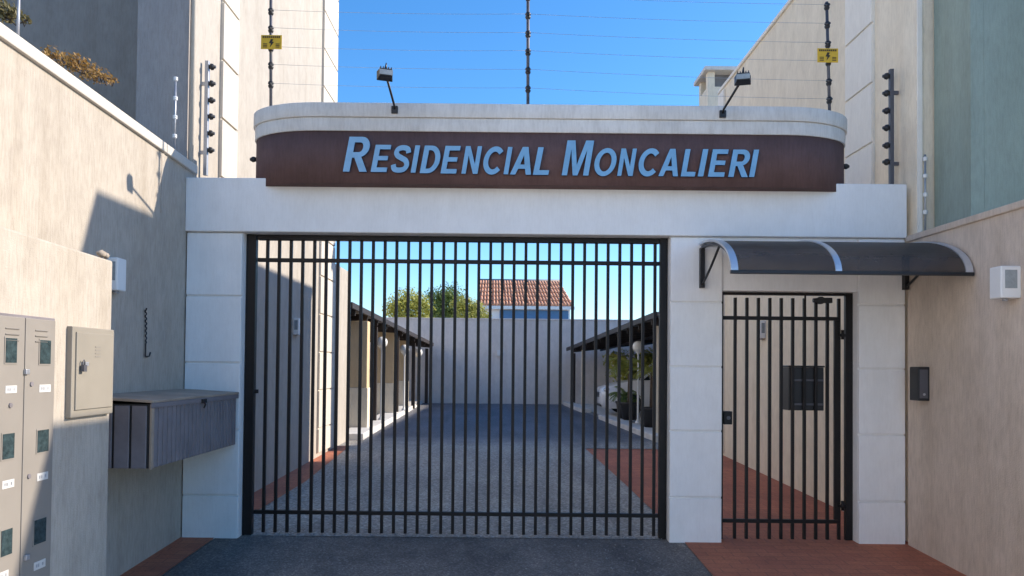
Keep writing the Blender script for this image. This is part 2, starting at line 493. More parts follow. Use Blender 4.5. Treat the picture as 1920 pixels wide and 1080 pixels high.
pilaster(XP3a, XP3b, XP3a + 0.002, XP3b - 0.004, [940, 815, 692, 572], 1650)
ZPED = zpx(1475, 546)
box((XP2b + 0.001, YF + 0.003, ZPED), (XP3a - 0.001, YF + 0.21, ZB0 - 0.002)).build('lintel', 'white', portal, bevel=0.005)

# ================================================================== NAME SIGN
def plan(off, x0, x1, y0, a, b, n=10):
    """front outline seen from above: straight front, rounded ends (left to right)"""
    pts = [(x0 - off, y0 + b + 0.06)]
    for i in range(n + 1):
        t = math.pi / 2 * i / n
        pts.append((x0 + a - (a + off) * math.cos(t), y0 + b - (b + off) * math.sin(t)))
    for i in range(n + 1):
        t = math.pi / 2 * (1 - i / n)
        pts.append((x1 - a + (a + off) * math.cos(t), y0 + b - (b + off) * math.sin(t)))
    pts.append((x1 + off, y0 + b + 0.06))
    return pts
SY = 6.12
SXL = xpx(483, 300, SY + 0.40); SXR = xpx(1577, 300, SY + 0.40)
ZS0 = zpx(1000, 347, SY); ZS1 = zpx(1000, 249, SY); ZS2 = zpx(1000, 224, SY); ZS3 = zpx(1000, 197, SY)
sign = thing('name_sign', (0.35, SY, ZS0), 'curved dark brown name board with raised blue letters on top of the white beam', 'sign')
def curved(off, z0, z1, name, mat, bev):
    mb = MB(); pts = plan(off, SXL, SXR, SY, 0.62, 0.40)
    mb.prism([(x, y, z0) for x, y in pts], (0, 0, z1 - z0), smooth=True)
    o = mb.build(name, mat, sign, bevel=bev)
    return o
curved(0.0, ZS0, ZS1, 'fascia', 'sign', 0.0)
curved(0.012, ZS1, ZS2, 'upper_band', 'cap', 0.004)
curved(0.026, ZS2 + 0.001, ZS3, 'coping', 'cap', 0.006)
# rear wall carrying the sign
box((SXL + 0.05, SY + 0.461, ZB1 - 0.02), (SXR - 0.05, SY + 0.60, ZS3 - 0.03)).build('rear_wall', 'cap', sign)

def ell(cx, cy, rx, ry, a0, a1, n=14):
    return [(cx + rx * math.cos(a0 + (a1 - a0) * k / n), cy + ry * math.sin(a0 + (a1 - a0) * k / n)) for k in range(n + 1)]
def ribbon(pts, t):
    """constant-width band along a smoothed path"""
    P = []
    for k in range(len(pts) - 1):
        p0, p1, p2, p3 = pts[max(k - 1, 0)], pts[k], pts[k + 1], pts[min(k + 2, len(pts) - 1)]
        for q in range(5):
            u = q / 5
            P.append(tuple(.5 * (2 * p1[c] + (p2[c] - p0[c]) * u + (2 * p0[c] - 5 * p1[c] + 4 * p2[c] - p3[c]) * u * u + (3 * p1[c] - p0[c] - 3 * p2[c] + p3[c]) * u ** 3) for c in (0, 1)))
    P.append(pts[-1])
    L, R = [], []
    for k, p in enumerate(P):
        a, b = P[max(k - 1, 0)], P[min(k + 1, len(P) - 1)]
        d = Vector((b[0] - a[0], b[1] - a[1])).normalized()
        L.append((p[0] - d.y * t / 2, p[1] + d.x * t / 2)); R.append((p[0] + d.y * t / 2, p[1] - d.x * t / 2))
    return L + R[::-1]
H2 = math.pi / 2
T = 0.185
def outline(ch):
    if ch == 'I': return [[(0, 0), (.2, 0), (.2, 1), (0, 1)]]
    if ch == 'L': return [[(0, 0), (.56, 0), (.56, .17), (.2, .17), (.2, 1), (0, 1)]]
    if ch == 'E': return [[(0, 0), (.62, 0), (.62, .165), (.2, .165), (.2, .43), (.57, .43), (.57, .59), (.2, .59), (.2, .835), (.61, .835), (.61, 1), (0, 1)]]
    if ch == 'N': return [[(0, 0), (.185, 0), (.185, .66), (.50, 0), (.70, 0), (.70, 1), (.515, 1), (.515, .35), (.20, 1), (0, 1)]]
    if ch == 'M': return [[(0, 0), (.18, 0), (.18, .74), (.37, 0), (.53, 0), (.72, .74), (.72, 0), (.90, 0), (.90, 1), (.63, 1), (.45, .30), (.27, 1), (0, 1)]]
    if ch == 'A': return [[(0, 0), (.20, 0), (.27, .21), (.53, .21), (.60, 0), (.80, 0), (.51, 1), (.29, 1)], [(.315, .365), (.485, .365), (.40, .70)]]
    if ch == 'D': return [[(0, 0), (.30, 0)] + ell(.30, .5, .40, .5, -H2, H2) + [(0, 1)], [(.2, .165), (.28, .165)] + ell(.28, .5, .225, .335, -H2, H2) + [(.2, .835)]]
    if ch == 'O': return [ell(.42, .5, .42, .5, 0, 2 * math.pi, 28)[:-1], ell(.42, .5, .23, .335, 0, 2 * math.pi, 28)[:-1]]
    if ch == 'R': return [[(0, 0), (.2, 0), (.2, .40), (.27, .40), (.50, 0), (.73, 0), (.47, .435)] + ell(.40, .71, .275, .29, -1.25, H2) + [(0, 1)],
                          [(.2, .56), (.38, .56)] + ell(.38, .70, .10, .14, -H2, H2, 8) + [(.2, .84)]]
    if ch == 'C': return [ribbon(ell(.40, .5, .31, .408, math.radians(42), math.radians(318), 12), T)]
    if ch == 'S': return [ribbon([(.575, .715), (.52, .85), (.34, .905), (.16, .86), (.10, .73), (.18, .61), (.34, .53), (.51, .44), (.585, .285), (.51, .14), (.32, .095), (.13, .14), (.065, .295)], T)]
def glyph(ch):
    cu = bpy.data.curves.new('glyph', 'CURVE')
    cu.dimensions = '2D'; cu.fill_mode = 'BOTH'; cu.extrude = 0.5
    for c in outline(ch):
        sp = cu.splines.new('POLY'); sp.points.add(len(c) - 1); sp.use_cyclic_u = True
        for k, (x, y) in enumerate(c): sp.points[k].co = (x + y * 0.19, y, 0, 1)
    ob = bpy.data.objects.new('glyph', cu); COL.objects.link(ob)
    dg = bpy.context.evaluated_depsgraph_get(); dg.update()
    me = bpy.data.meshes.new_from_object(ob.evaluated_get(dg))
    bpy.data.objects.remove(ob, do_unlink=True)
    return me
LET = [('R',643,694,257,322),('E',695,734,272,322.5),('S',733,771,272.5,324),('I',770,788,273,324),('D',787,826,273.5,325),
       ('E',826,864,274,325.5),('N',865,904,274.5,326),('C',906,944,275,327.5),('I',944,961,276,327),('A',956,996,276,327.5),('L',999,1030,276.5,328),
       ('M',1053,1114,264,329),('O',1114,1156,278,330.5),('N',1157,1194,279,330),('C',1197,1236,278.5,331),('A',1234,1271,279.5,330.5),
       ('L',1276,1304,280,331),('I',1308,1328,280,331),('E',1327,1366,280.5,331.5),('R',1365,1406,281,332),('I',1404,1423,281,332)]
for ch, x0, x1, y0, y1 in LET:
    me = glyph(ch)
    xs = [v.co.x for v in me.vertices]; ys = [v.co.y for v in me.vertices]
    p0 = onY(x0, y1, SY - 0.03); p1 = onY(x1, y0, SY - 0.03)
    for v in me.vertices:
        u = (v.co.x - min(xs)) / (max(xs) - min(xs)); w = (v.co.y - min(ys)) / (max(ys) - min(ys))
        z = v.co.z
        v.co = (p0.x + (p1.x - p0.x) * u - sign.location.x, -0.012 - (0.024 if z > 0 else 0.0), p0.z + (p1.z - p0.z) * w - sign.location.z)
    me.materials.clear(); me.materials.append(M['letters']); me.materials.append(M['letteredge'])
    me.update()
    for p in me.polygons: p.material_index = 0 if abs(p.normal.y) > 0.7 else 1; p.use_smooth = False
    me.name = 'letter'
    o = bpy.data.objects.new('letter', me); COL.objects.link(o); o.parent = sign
    o['label'] = 'raised blue italic letter ' + ch

for px_, yy, sg in ((489, 299, -1), (1573, 312, 1)):
    c_ = Vector(((SXL if sg < 0 else SXR) , SY + .37, onY(px_, yy, SY + .37).z))
    MB().tube([c_, c_ + Vector((sg * .012, 0, 0)), c_ + Vector((sg * .03, 0, 0)), c_ + Vector((sg * .055, 0, 0))], [.014, .022, .026, .012], 8).build('insulator', 'blackplastic', sign)

# ================================================================== ELECTRIC FENCE OVER THE SIGN
fence = thing('electric_fence', (0.3, 6.40, ZS3 - 0.03), 'electric fence of thin wires on three dark posts above the name board', 'fence')
FY = 6.40
def insulator(p, parent, out=(0, -1, 0), L=0.045, R=0.026):
    p = Vector(p); d = Vector(out)
    mb = MB().tube([p, p + d * L * 0.3, p + d * L * 0.45, p + d * L * 0.7, p + d * L * 0.8, p + d * L], [R*.55, R*.6, R, R, R*.5, R*.45], 8)
    return mb.build('insulator', 'blackplastic', parent)
rows = {508: [20, 52, 86, 118, 152, -13], 990: [26, 59, 91, 124, 157, -7], 1552: [12, 44, 77, 142, 173, 108]}
post_top = {508: -60, 990: -60, 1552: 4}
wirepts = {}
for px in (508, 990, 1552):
    b = onY(px + (0 if px != 1552 else 4), 215, FY); t = onY(px - (0 if px != 1552 else 2), post_top[px], FY)
    b.z = ZS3 - 0.05
    post = MB().tube([b, t], 0.0135, 8).build('post', 'poststeel', fence)
    ins = sorted(rows[px]) if px == 1552 else sorted(rows[px])
    wirepts[px] = []
    for y in sorted(ins):
        f = (y - post_top[px]) / (215 - post_top[px])
        c = t.lerp(b, f)
        mb = MB().lathe(c - Vector((0, 0, 0.03)), [(0.014, 0), (0.022, 0.012), (0.024, 0.024), (0.018, 0.028), (0.018, 0.034), (0.025, 0.04), (0.022, 0.054), (0.0135, 0.062)], 10)
        mb.tube([c, c + Vector((0, -0.045, 0))], [0.014, 0.011], 8)
        mb.build('insulator', 'blackplastic', post)
        wirepts[px].append(c + Vector((0, -0.04, 0)))
    if px != 990:
        c = onY(509 if px == 508 else 1552, 79 if px == 508 else 104, FY - 0.055)
        pl = box((c.x - 0.088, c.y - 0.002, c.z - 0.06), (c.x + 0.088, c.y + 0.002, c.z + 0.06)).build('warning_plate', 'yellow', post, bevel=0.001)
        mk = MB()
        for k in range(9):      # a row of dark print along the top, a hand-sized symbol below
            mk.box((c.x - 0.074 + k * 0.0168, c.y - 0.0045, c.z + 0.034), (c.x - 0.074 + k * 0.0168 + 0.0115, c.y - 0.0035, c.z + 0.050))
        mk.prism([(c.x + dx, c.y - 0.0045, c.z + dz) for dx, dz in ((-0.004, 0.026), (0.016, 0.022), (0.006, 0.002), (0.022, 0.0), (-0.012, -0.046), (-0.004, -0.012), (-0.020, -0.010))][::-1], (0, 0.001, 0))
        for k in range(3):
            mk.box((c.x - 0.07, c.y - 0.0045, c.z - 0.02 - k * 0.013), (c.x - 0.034, c.y - 0.0035, c.z - 0.014 - k * 0.013))
            mk.box((c.x + 0.036, c.y - 0.0045, c.z - 0.02 - k * 0.013), (c.x + 0.07, c.y - 0.0035, c.z - 0.014 - k * 0.013))
        mk.build('print', 'ink', pl, origin=WL[pl])
for a, b in ((508, 990), (990, 1552)):
    A = sorted(wirepts[a], key=lambda p: p.z); B = sorted(wirepts[b], key=lambda p: p.z)
    for p, q in zip(A, B):
        pts = [p.lerp(q, k / 8) - Vector((0, 0, 0.014 * 4 * (k / 8) * (1 - k / 8))) for k in range(9)]
        MB().tube(pts, 0.0014, 5).build('wire', 'galv', fence)
side = sorted(wirepts[508], key=lambda p: p.z)

# insulated strips screwed to the townhouse walls beside the sign
def strip_post(X, px, ytop, ybot, ys, sgn, label, mat):
    Y = onX(px, 250, X).y
    b = onX(px, ybot, X); t = onX(px, ytop, X)
    r = thing('insulator_post', (X + sgn * 0.05, Y, b.z), label, 'fence post', 'short insulator posts at the ends of the sign')
    xx = X + sgn * 0.05
    box((xx - 0.017, Y - 0.017, b.z), (xx + 0.017, Y + 0.017, t.z)).build('pole', mat, r, bevel=0.003)
    for k in (0.2, 0.8):
        z = b.z + (t.z - b.z) * k
        box((X - sgn * 0.01, Y - 0.012, z - 0.015), (xx - sgn * 0.012, Y + 0.012, z + 0.015)).build('bracket', mat, r)
    for y in ys:
        z = onX(px, y, X).z
        p = Vector((xx + sgn * 0.017, Y, z))
        MB().tube([p, p + Vector((sgn*.012, 0, 0)), p + Vector((sgn*.016, 0, 0)), p + Vector((sgn*.036, 0, 0)), p + Vector((sgn*.040, 0, 0)), p + Vector((sgn*.056, 0, 0))],
                  [0.018, 0.02, 0.030, 0.026, 0.016, 0.013], 9).build('insulator', 'blackplastic', r)
    return r
strip_post(-2.70, 376, 112, 330, [123, 155, 187, 218, 250, 282], 1, 'grey insulator post on the sunlit wall left of the name board', 'galv')
strip_post(3.36, 1682, 130, 352, [143, 175, 208, 240, 273, 304], -1, 'dark grey insulator post on the tan wall right of the name board', 'poststeel')

# ================================================================== FLOODLIGHTS
def floodlight(base, head, tilt, label):
    r = thing('floodlight', base, label, 'floodlight', 'floodlights on the name board')
    b, h = Vector(base), Vector(head)
    box(b + Vector((-0.026, -0.012, -0.03)), b + Vector((0.026, 0.03, 0.03))).build('base_plate', 'blackplastic', r, bevel=0.004)
    mid = b + Vector((0, -0.03, 0.03))
    MB().tube([b, mid, h], 0.0095, 8).build('arm', 'blackplastic', r)
    mb = MB()
    w, t = 0.062, 0.034
    # housing tapering to the back, glass looking back down at the letters
    f = [(-w, 0.048, -0.042), (w, 0.048, -0.042), (w, 0.050, 0.030), (-w, 0.050, 0.030)]
    k = [(-w * .75, -0.03, -0.026), (w * .75, -0.03, -0.026), (w * .75, -0.03, 0.03), (-w * .75, -0.03, 0.03)]
    R = Matrix.Rotation(math.radians(tilt), 3, 'Z')
    P = [h + R @ Vector(p) for p in k + f]
    mb.hexa([P[0], P[1], P[5], P[4], P[3], P[2], P[6], P[7]])
    hd = mb.build('housing', 'blackplastic', r, bevel=0.005)
    fin = MB()
    for i in range(5):
        x = -0.04 + i * 0.02
        P = [h + R @ Vector(q) for q in ((x-.003,-.028,.03),(x+.003,-.028,.03),(x+.003,.04,.03),(x-.003,.04,.03),(x-.003,-.02,.046),(x+.003,-.02,.046),(x+.003,.03,.046),(x-.003,.03,.046))]
        fin.hexa(P)
    fin.build('cooling_fin', 'blackplastic', hd, origin=WL[hd])
    fr = MB().hexa([h + R @ Vector(q) for q in ((-.05,-.032,-.018),(.05,-.032,-.018),(.05,-.0285,-.018),(-.05,-.0285,-.018),(-.05,-.032,.02),(.05,-.032,.02),(.05,-.0285,.02),(-.05,-.0285,.02))])
    fr.build('lens', 'lampglass', hd, origin=WL[hd])
    MB().tube([h + Vector((0, 0, 0.03)), h + Vector((0.004, 0, 0.082))], [0.012, 0.004], 6).build('stud', 'blackplastic', hd, origin=WL[hd])
    return r
floodlight(onY(740, 206, SY - 0.03), onY(723, 138, SY - 0.42), 18, 'black floodlight on an arm above the letter S at the left of the name board')
floodlight(onY(1355, 214, SY - 0.03), onY(1393, 146, SY - 0.42), -14, 'black floodlight leaning right on its arm at the right end of the name board')

# ================================================================== DRIVEWAY GATE
GY = YF + 0.11
gate = thing('driveway_gate', (-0.4, GY, 0), 'wide dark barred driveway gate under the white beam', 'gate')
gxl, gxr = XP1b + 0.004, XP2a - 0.004
box((gxl, GY - 0.04, -0.02), (gxl + 0.080, GY + 0.02, ZB0 - 0.003)).build('gate_post', 'black', gate, bevel=0.004)
box((gxr - 0.062, GY - 0.04, -0.02), (gxr, GY + 0.01, ZB0 - 0.003)).build('gate_post', 'black', gate, bevel=0.004)
box((gxl + 0.086, GY - 0.03, ZB0 - 0.045), (gxr - 0.063, GY + 0.03, ZB0 - 0.004)).build('head_rail', 'black', gate, bevel=0.003)
for py in (491, 963):
    z = zpx(850, py, GY)
    box((gxl + 0.086, GY - 0.018, z - 0.016), (gxr - 0.063, GY + 0.018, z + 0.016)).build('rail', 'black', gate, bevel=0.003)
zbb = zpx(850, 1001, GY)
xa, xb = xpx(498.5, 700, GY), xpx(1227, 700, GY)
nb = 33
first = box((xa - 0.0125, GY - 0.0145, zbb), (xa + 0.0125, GY + 0.0135, ZB0 - 0.046)).build('bar', 'black', gate, origin=(xa, GY, zbb), bevel=0.003)
for i in range(1, nb + 1):
    share(first, ((xb - xa) * i / nb, 0, 0))
MB().tube([(gxl + 0.10, GY - 0.03, zpx(480, 737, GY)), (gxl + 0.10, GY - 0.03, zpx(480, 730, GY))], 0.018, 8).build('latch', 'black', gate)

# ================================================================== PEDESTRIAN GATE
pg = thing('pedestrian_gate', (xpx(1475, 700, GY), GY, 0), 'narrow dark barred pedestrian gate below the curved awning', 'gate')
jl, jr = XP2b + 0.003, XP3a - 0.003
box((jl, GY - 0.03, -0.05), (jl + 0.035, GY + 0.02, ZPED - 0.004)).build('jamb', 'black', pg, bevel=0.003)
box((jr - 0.060, GY - 0.03, -0.05), (jr, GY + 0.008, ZPED - 0.004)).build('jamb', 'black', pg, bevel=0.003)
box((jl + 0.036, GY - 0.02, ZPED - 0.024), (jr - 0.063, GY + 0.03, ZPED - 0.004)).build('head_rail', 'black', pg, bevel=0.002)
bx = [1378, 1400, 1421.5, 1443, 1464.5, 1486, 1508, 1529.5, 1551, 1572.5]
zt, zb = zpx(1475, 559, GY), zpx(1475, 1011, GY)
first = None
for p in bx:
    x = xpx(p, 700, GY)
    if first is None:
        first = box((x - 0.0122, GY - 0.0135, zb), (x + 0.0122, GY + 0.0125, zt)).build('bar', 'black', pg, origin=(x, GY, zb), bevel=0.003); X0 = x
    else:
        share(first, (x - X0, 0, 0))
xst = xpx(1567, 700, GY)
ztr, zbr = zpx(1475, 597, GY), zpx(1475, 977, GY)
for z in (ztr, zbr):
    box((jl + 0.037, GY - 0.016, z - 0.0155), (xst + 0.035, GY + 0.016, z + 0.0155)).build('rail', 'black', pg, bevel=0.003)
box((xst - 0.016, GY - 0.016, zbr + 0.016), (xst + 0.017, GY + 0.012, ztr - 0.016)).build('stile', 'black', pg, bevel=0.003)
for py in (629, 948):
    z = zpx(1580, py, GY)
    hb = MB().box((xst + 0.018, GY - 0.03, z - 0.012), (jr - 0.063, GY - 0.004, z + 0.012))
    hb.tube([(xst + 0.045, GY - 0.03, z - 0.035), (xst + 0.045, GY - 0.03, z + 0.045)], 0.014, 8)
    hb.build('hinge', 'black', pg)
# door closer near the top
z = zpx(1538, 564, GY)
cl = MB().tube([(xpx(1521, 564, GY), GY - 0.035, z), (xpx(1529, 564, GY), GY - 0.035, z)], [0.018, 0.022], 10)
cl.box((xpx(1528, 564, GY), GY - 0.055, z - 0.022), (xpx(1556, 564, GY), GY - 0.016, z + 0.022))
cl.tube([(xpx(1535, 564, GY), GY - 0.06, z), (xpx(1535, 564, GY), GY - 0.012, z)], 0.032, 10)
cl.build('closer', 'blackplastic', pg, bevel=0.004)
MB().tube([(xpx(1508, 562, GY), GY - 0.02, zt - 0.01), (xpx(1508, 562, GY), GY - 0.02, ZPED - 0.02)], 0.008, 6).build('closer_arm', 'black', pg)
# lock on the left
z = zpx(1365, 783, GY)
lk = box((jl + 0.036, GY - 0.045, z - 0.055), (jl + 0.108, GY + 0.03, z + 0.055)).build('lock', 'black', pg, bevel=0.005)
MB().tube([(jl + 0.075, GY - 0.045, z), (jl + 0.075, GY - 0.052, z)], 0.016, 10).build('keyhole', 'poststeel', lk, origin=WL[lk])
# letter box behind the bars
ya, yb = GY + 0.022, GY + 0.20
xa2, xb2 = xpx(1487, 730, GY), xpx(1547, 730, GY)
za, zbx = zpx(1510, 770, GY), zpx(1510, 689, GY)
letter = thing('letter_box', ((xa2 + xb2) / 2, ya, za), 'square black letter box hung on the bars of the pedestrian gate', 'letter box')
box((xa2 - 0.03, ya, za), (xb2, yb, zbx)).build('body', 'blackplastic', letter, bevel=0.006)
box((xa2 - 0.036, ya - 0.006, zbx + 0.001), (xb2 + 0.006, yb + 0.006, zbx + 0.016)).build('lid', 'blackplastic', letter, bevel=0.004)
for zz in (0.32, 0.68):
    z = za + (zbx - za) * (0.12 if zz < .5 else .68)
    box((xa2 + 0.006, ya - 0.012, z), (xb2 - 0.008, ya - 0.001, z + 0.018)).build('trim', 'poststeel', letter, bevel=0.003)

# ================================================================== AWNING
AX0, AX1 = xpx(1306, 456) , XR - 0.012
AZ0, AZH, AYD = 2.115, 0.335, 0.89
YA = YF - 0.05
def prof(t, lift=0.0):
    return (YA - (AYD + lift) * math.sin(t), AZ0 + (AZH + lift) * math.cos(t))
aw = thing('awning', ((AX0 + AX1) / 2, YA, AZ0), 'curved smoked polycarbonate awning with pale metal ribs above the pedestrian gate', 'awning')
def shell(x0, x1, l0, l1, name, mat, n=14):
    pts = [prof(math.pi / 2 * i / n, l1) for i in range(n + 1)] + [prof(math.pi / 2 * i / n, l0) for i in range(n, -1, -1)]
    mb = MB().prism([(x0, y, z) for y, z in pts], (x1 - x0, 0, 0), smooth=False)
    return mb.build(name, mat, aw)
xm = AX0 + (AX1 - AX0) * 0.445
shell(AX0 + 0.03, xm - 0.022, 0.0, 0.005, 'panel', 'polycarb', 20)
shell(xm + 0.022, AX1 - 0.03, 0.0, 0.005, 'panel', 'polycarb', 20)
for x, w in ((AX0 + 0.03, 0.05), (xm, 0.045), (AX1 - 0.03, 0.05)):
    shell(x - w / 2, x + w / 2, -0.004, 0.014, 'rib', 'alu', 20)
y0, z0 = prof(math.pi / 2)
box((AX0, y0 - 0.018, z0 - 0.014), (AX1, y0 + 0.006, z0 + 0.012)).build('front_rail', 'blackplastic', aw, bevel=0.004)
box((AX0 + 0.057, YA - 0.03, AZ0 + AZH - 0.022), (AX1 - 0.057, YA + 0.003, AZ0 + AZH + 0.013)).build('wall_rail', 'alu', aw, bevel=0.003)
for x in (AX0 + 0.035, xpx(1697, 500) - 0.02):
    br = MB()
    br.box((x - 0.018, YA - 0.02, AZ0 - 0.02), (x + 0.018, YA + 0.048, AZ0 + AZH - 0.025))
    pts = [(x, *prof(t, -0.022)) for t in [0.02 + 0.075 * i for i in range(15)]]
    for p, q in zip(pts[:-1], pts[1:]): br.bar(p, q, 0.026, 0.02)
    c0 = Vector((x, YA - 0.02, AZ0 + 0.01)); c1 = Vector((x, *prof(0.62, -0.03)))
    cv = [c0.lerp(c1, k / 8) + Vector((0, 0.06, -0.055)) * math.sin(math.pi * k / 8) * 0.5 for k in range(9)]
    br.tube(cv, 0.010, 8)
    br.build('bracket', 'blackplastic', aw)

# ================================================================== OUTER BOUNDARY WALLS
XW = -2.655
a = onX(345, 296, XW); b = onX(0, 46, XW)
sl_ = (b.z - a.z) / (b.y - a.y)
def ztop(Y): return a.z + sl_ * (Y - a.y)
lw = thing('boundary_wall', (XW - 0.1, 3, -0.2), 'cream scraped wall on the left with a pale coping, half in sun', 'wall')
Y0, Y1 = 2.6, 6.44
CT = 0.075
MB().hexa([(XW-.16,Y0,-.6),(XW,Y0,-.6),(XW,Y1,-.1),(XW-.16,Y1,-.1),(XW-.16,Y0,ztop(Y0)-CT),(XW,Y0,ztop(Y0)-CT),(XW,Y1,ztop(Y1)-CT),(XW-.16,Y1,ztop(Y1)-CT)]).build('wall', 'cream', lw)
def cop(y0, y1):
    return MB().hexa([(XW-.19,y0,ztop(y0)-CT),(XW+.025,y0,ztop(y0)-CT),(XW+.025,y1,ztop(y1)-CT),(XW-.19,y1,ztop(y1)-CT),(XW-.19,y0,ztop(y0)),(XW+.025,y0,ztop(y0)),(XW+.025,y1,ztop(y1)),(XW-.19,y1,ztop(y1))])
yj = onX(308, 280, XW).y
cop(Y0, yj - 0.004).build('coping', 'band', lw, bevel=0.008)
cop(yj + 0.004, Y1).build('coping', 'band', lw, bevel=0.008)
XWR = 3.340
a2 = onX(1702, 443, XWR); b2 = onX(1919, 375, XWR)
s2 = (b2.z - a2.z) / (b2.y - a2.y)
def ztr_(Y): return a2.z + s2 * (Y - a2.y)
rw = thing('boundary_wall', (XWR + 0.1, 3, -0.2), 'tan scraped wall on the right carrying a white lamp and a black intercom', 'wall')
Y0, Y1 = 4.35, 6.262
MB().hexa([(XWR,Y0,-.6),(XWR+.16,Y0,-.6),(XWR+.16,Y1,-.1),(XWR,Y1,-.1),(XWR,Y0,ztr_(Y0)-.05),(XWR+.16,Y0,ztr_(Y0)-.05),(XWR+.16,Y1,ztr_(Y1)-.05),(XWR,Y1,ztr_(Y1)-.05)]).build('wall', 'tan', rw)
MB().hexa([(XWR-.02,Y0,ztr_(Y0)-.05),(XWR+.18,Y0,ztr_(Y0)-.05),(XWR+.18,Y1,ztr_(Y1)-.05),(XWR-.02,Y1,ztr_(Y1)-.05),(XWR-.02,Y0,ztr_(Y0)),(XWR+.18,Y0,ztr_(Y0)),(XWR+.18,Y1,ztr_(Y1)),(XWR-.02,Y1,ztr_(Y1))]).build('coping', 'tan', rw, bevel=0.008)

# ================================================================== TOWNHOUSES
def side_band(parent, X, sgn, y0, y1, z0, z1, mat, step=0.555, phase=0.0, d=0.035):
    """grooved pilaster up the side wall: separate blocks with recessed joints"""
    core = box((X - sgn * 0.02, y0, z0), (X + sgn * (d - 0.02), y1, z1)).build('pilaster', mat, parent)
    z = z0 + phase
    prev = z0
    while prev < z1 - 0.02:
        top = min(z, z1) if z > prev + 0.05 else min(prev + step, z1)
        box((X + sgn * (d - 0.022), y0 - 0.003, prev + 0.011), (X + sgn * d, y1 + 0.003, top - 0.011)).build('block', mat, core, bevel=0.004)
        prev = top; z = prev + step
XH = -2.70
th = thing('townhouse', (-5, 9, 0), 'tall cream townhouse with sunlit side wall behind the left wall', 'house', 'townhouses either side of the courtyard')
yfl = 6.47; yel = onX(630, 100, XH).y
HL = 9.5  # carried up past the view so more sunlit wall bounces into the courtyard
box((-3.17, yfl, 0.0), (XH, yel, HL)).build('wall', 'house', th)
box((-3.17 - 0.004, yfl - 0.025, 3.0), (XH - 0.03, yfl - 0.0, HL)).build('front_panel', 'grey2', th)
box((-9.5, 7.6, 0.0), (-3.174, yel + 0.0, HL - 0.4)).build('wall', 'grey', th)
box((-9.7, yfl - 0.12, HL), (XH + 0.15, yel + 0.15, HL + 0.16)).build('roof', 'roofmetal', th, bevel=0.01)
zz = [onX(411, p, XH).z for p in (-3, 108, 222)]
ph = (zz[2] - 0.05) % 0.555
side_band(th, XH, 1, onX(412, 150, XH).y, onX(441, 150, XH).y, 0.05, HL - 0.02, 'band', 0.555, ph)
side_band(th, XH, 1, onX(604, 100, XH).y, yel - 0.006, 0.15, HL - 0.02, 'band', 0.555, ph)
MB().tube([(XH + 0.02, onX(358, 100, XH).y, 2.9), (XH + 0.02, onX(358, 100, XH).y, HL)], 0.018, 8).build('downpipe', 'band', th)
low = thing('garden_wall', (XH, 12.8, 0), 'lower cream wall between the left townhouse and the left carport', 'wall')
ylw = onX(655, 700, XH).y
box((XH - 0.18, yel + 0.004, 0.05), (XH - 0.012, ylw, onX(648, 505, XH).z)).build('wall', 'house', low, bevel=0.006)

XT = 3.385
tr_ = thing('townhouse', (6, 9, 0), 'tan townhouse with receding shaded wall and roof edge behind the right end of the sign', 'house2', 'townhouses either side of the courtyard')
yfr = onX(1718, 250, XT).y; yer = onX(1350, 190, XT).y
HR = onX(1440, 57, XT).z
box((XT, yfr, -0.05), (9.5, yer, HR - 0.03)).build('wall', 'house2', tr_)
box((XT - 0.03, yfr + 0.01, HR - 0.03), (9.6, yer + 0.06, HR + 0.02)).build('roof', 'band2', tr_, bevel=0.01)
zr = [onX(1592, p, XT).z for p in (85, 192, 297)]
phr = (zr[2] - 0.05) % 0.555
side_band(tr_, XT, -1, onX(1640, 150, XT).y, onX(1591, 150, XT).y, 0.05, HR - 0.06, 'band2', 0.555, phr)
side_band(tr_, XT, -1, yer - 0.30, yer - 0.006, 0.15, HR - 0.06, 'band2', 0.555, phr)
box((XT + 0.004, yfr - 0.02, 2.0), (XT + 0.04, yfr - 0.001, HR - 0.06)).build('corner_trim', 'band2', tr_)
# roof turret beyond its far end
ch = thing('chimney', (3.8, 13.3, 5.0), 'small white chimney turret with dark slots and a flat cap beyond the right townhouse', 'chimney')
cYf = 13.2
cx0, cx1 = xpx(1324, 180, cYf), xpx(1376, 180, cYf)
ct = zpx(1350, 135, cYf)
box((cx0 + 0.03, cYf, 0), (cx1 + 0.1, cYf + 0.6, ct - 0.26)).build('shaft', 'house2', ch)
for (xa_, ya_) in ((cx0 + 0.03, cYf), (cx1 - 0.02, cYf), (cx0 + 0.03, cYf + 0.48), (cx1 - 0.02, cYf + 0.48)):
    box((xa_, ya_, ct - 0.259), (xa_ + 0.12, ya_ + 0.12, ct - 0.001)).build('leg', 'house2', ch)
box((cx0 + 0.16, cYf + 0.13, ct - 0.259), (cx1 - 0.03, cYf + 0.47, ct - 0.002)).build('flue', 'roofmetal', ch)
box((cx0 - 0.05, cYf - 0.1, ct), (cx1 + 0.2, cYf + 0.7, ct + 0.07)).build('cap', 'cap', ch, bevel=0.01)

# green neighbour in front of the right townhouse
nh = thing('neighbour_or_added_house', (6.5, 8, 0), 'green rendered house rising behind the tan wall at the right edge', 'house')
yg = 5.70
box((3.52, yg, -0.2), (3.62, yfr - 0.024, 4.7)).build('side_wall', 'green', nh)
box((3.622, yg + 0.0, -0.2), (9.5, yfr - 0.024, 4.698)).build('wall', 'green', nh)
box((4.3, 5.12, -0.2), (9.4, yg - 0.002, 4.694)).build('added_porch', 'green', nh, bevel=0.01)  # out-of-view volume added and sized to shade the meter wall
box((3.53, yg + 0.01, 4.70), (9.5, yfr - 0.03, 4.74)).build('roof', 'roofmetal', nh)

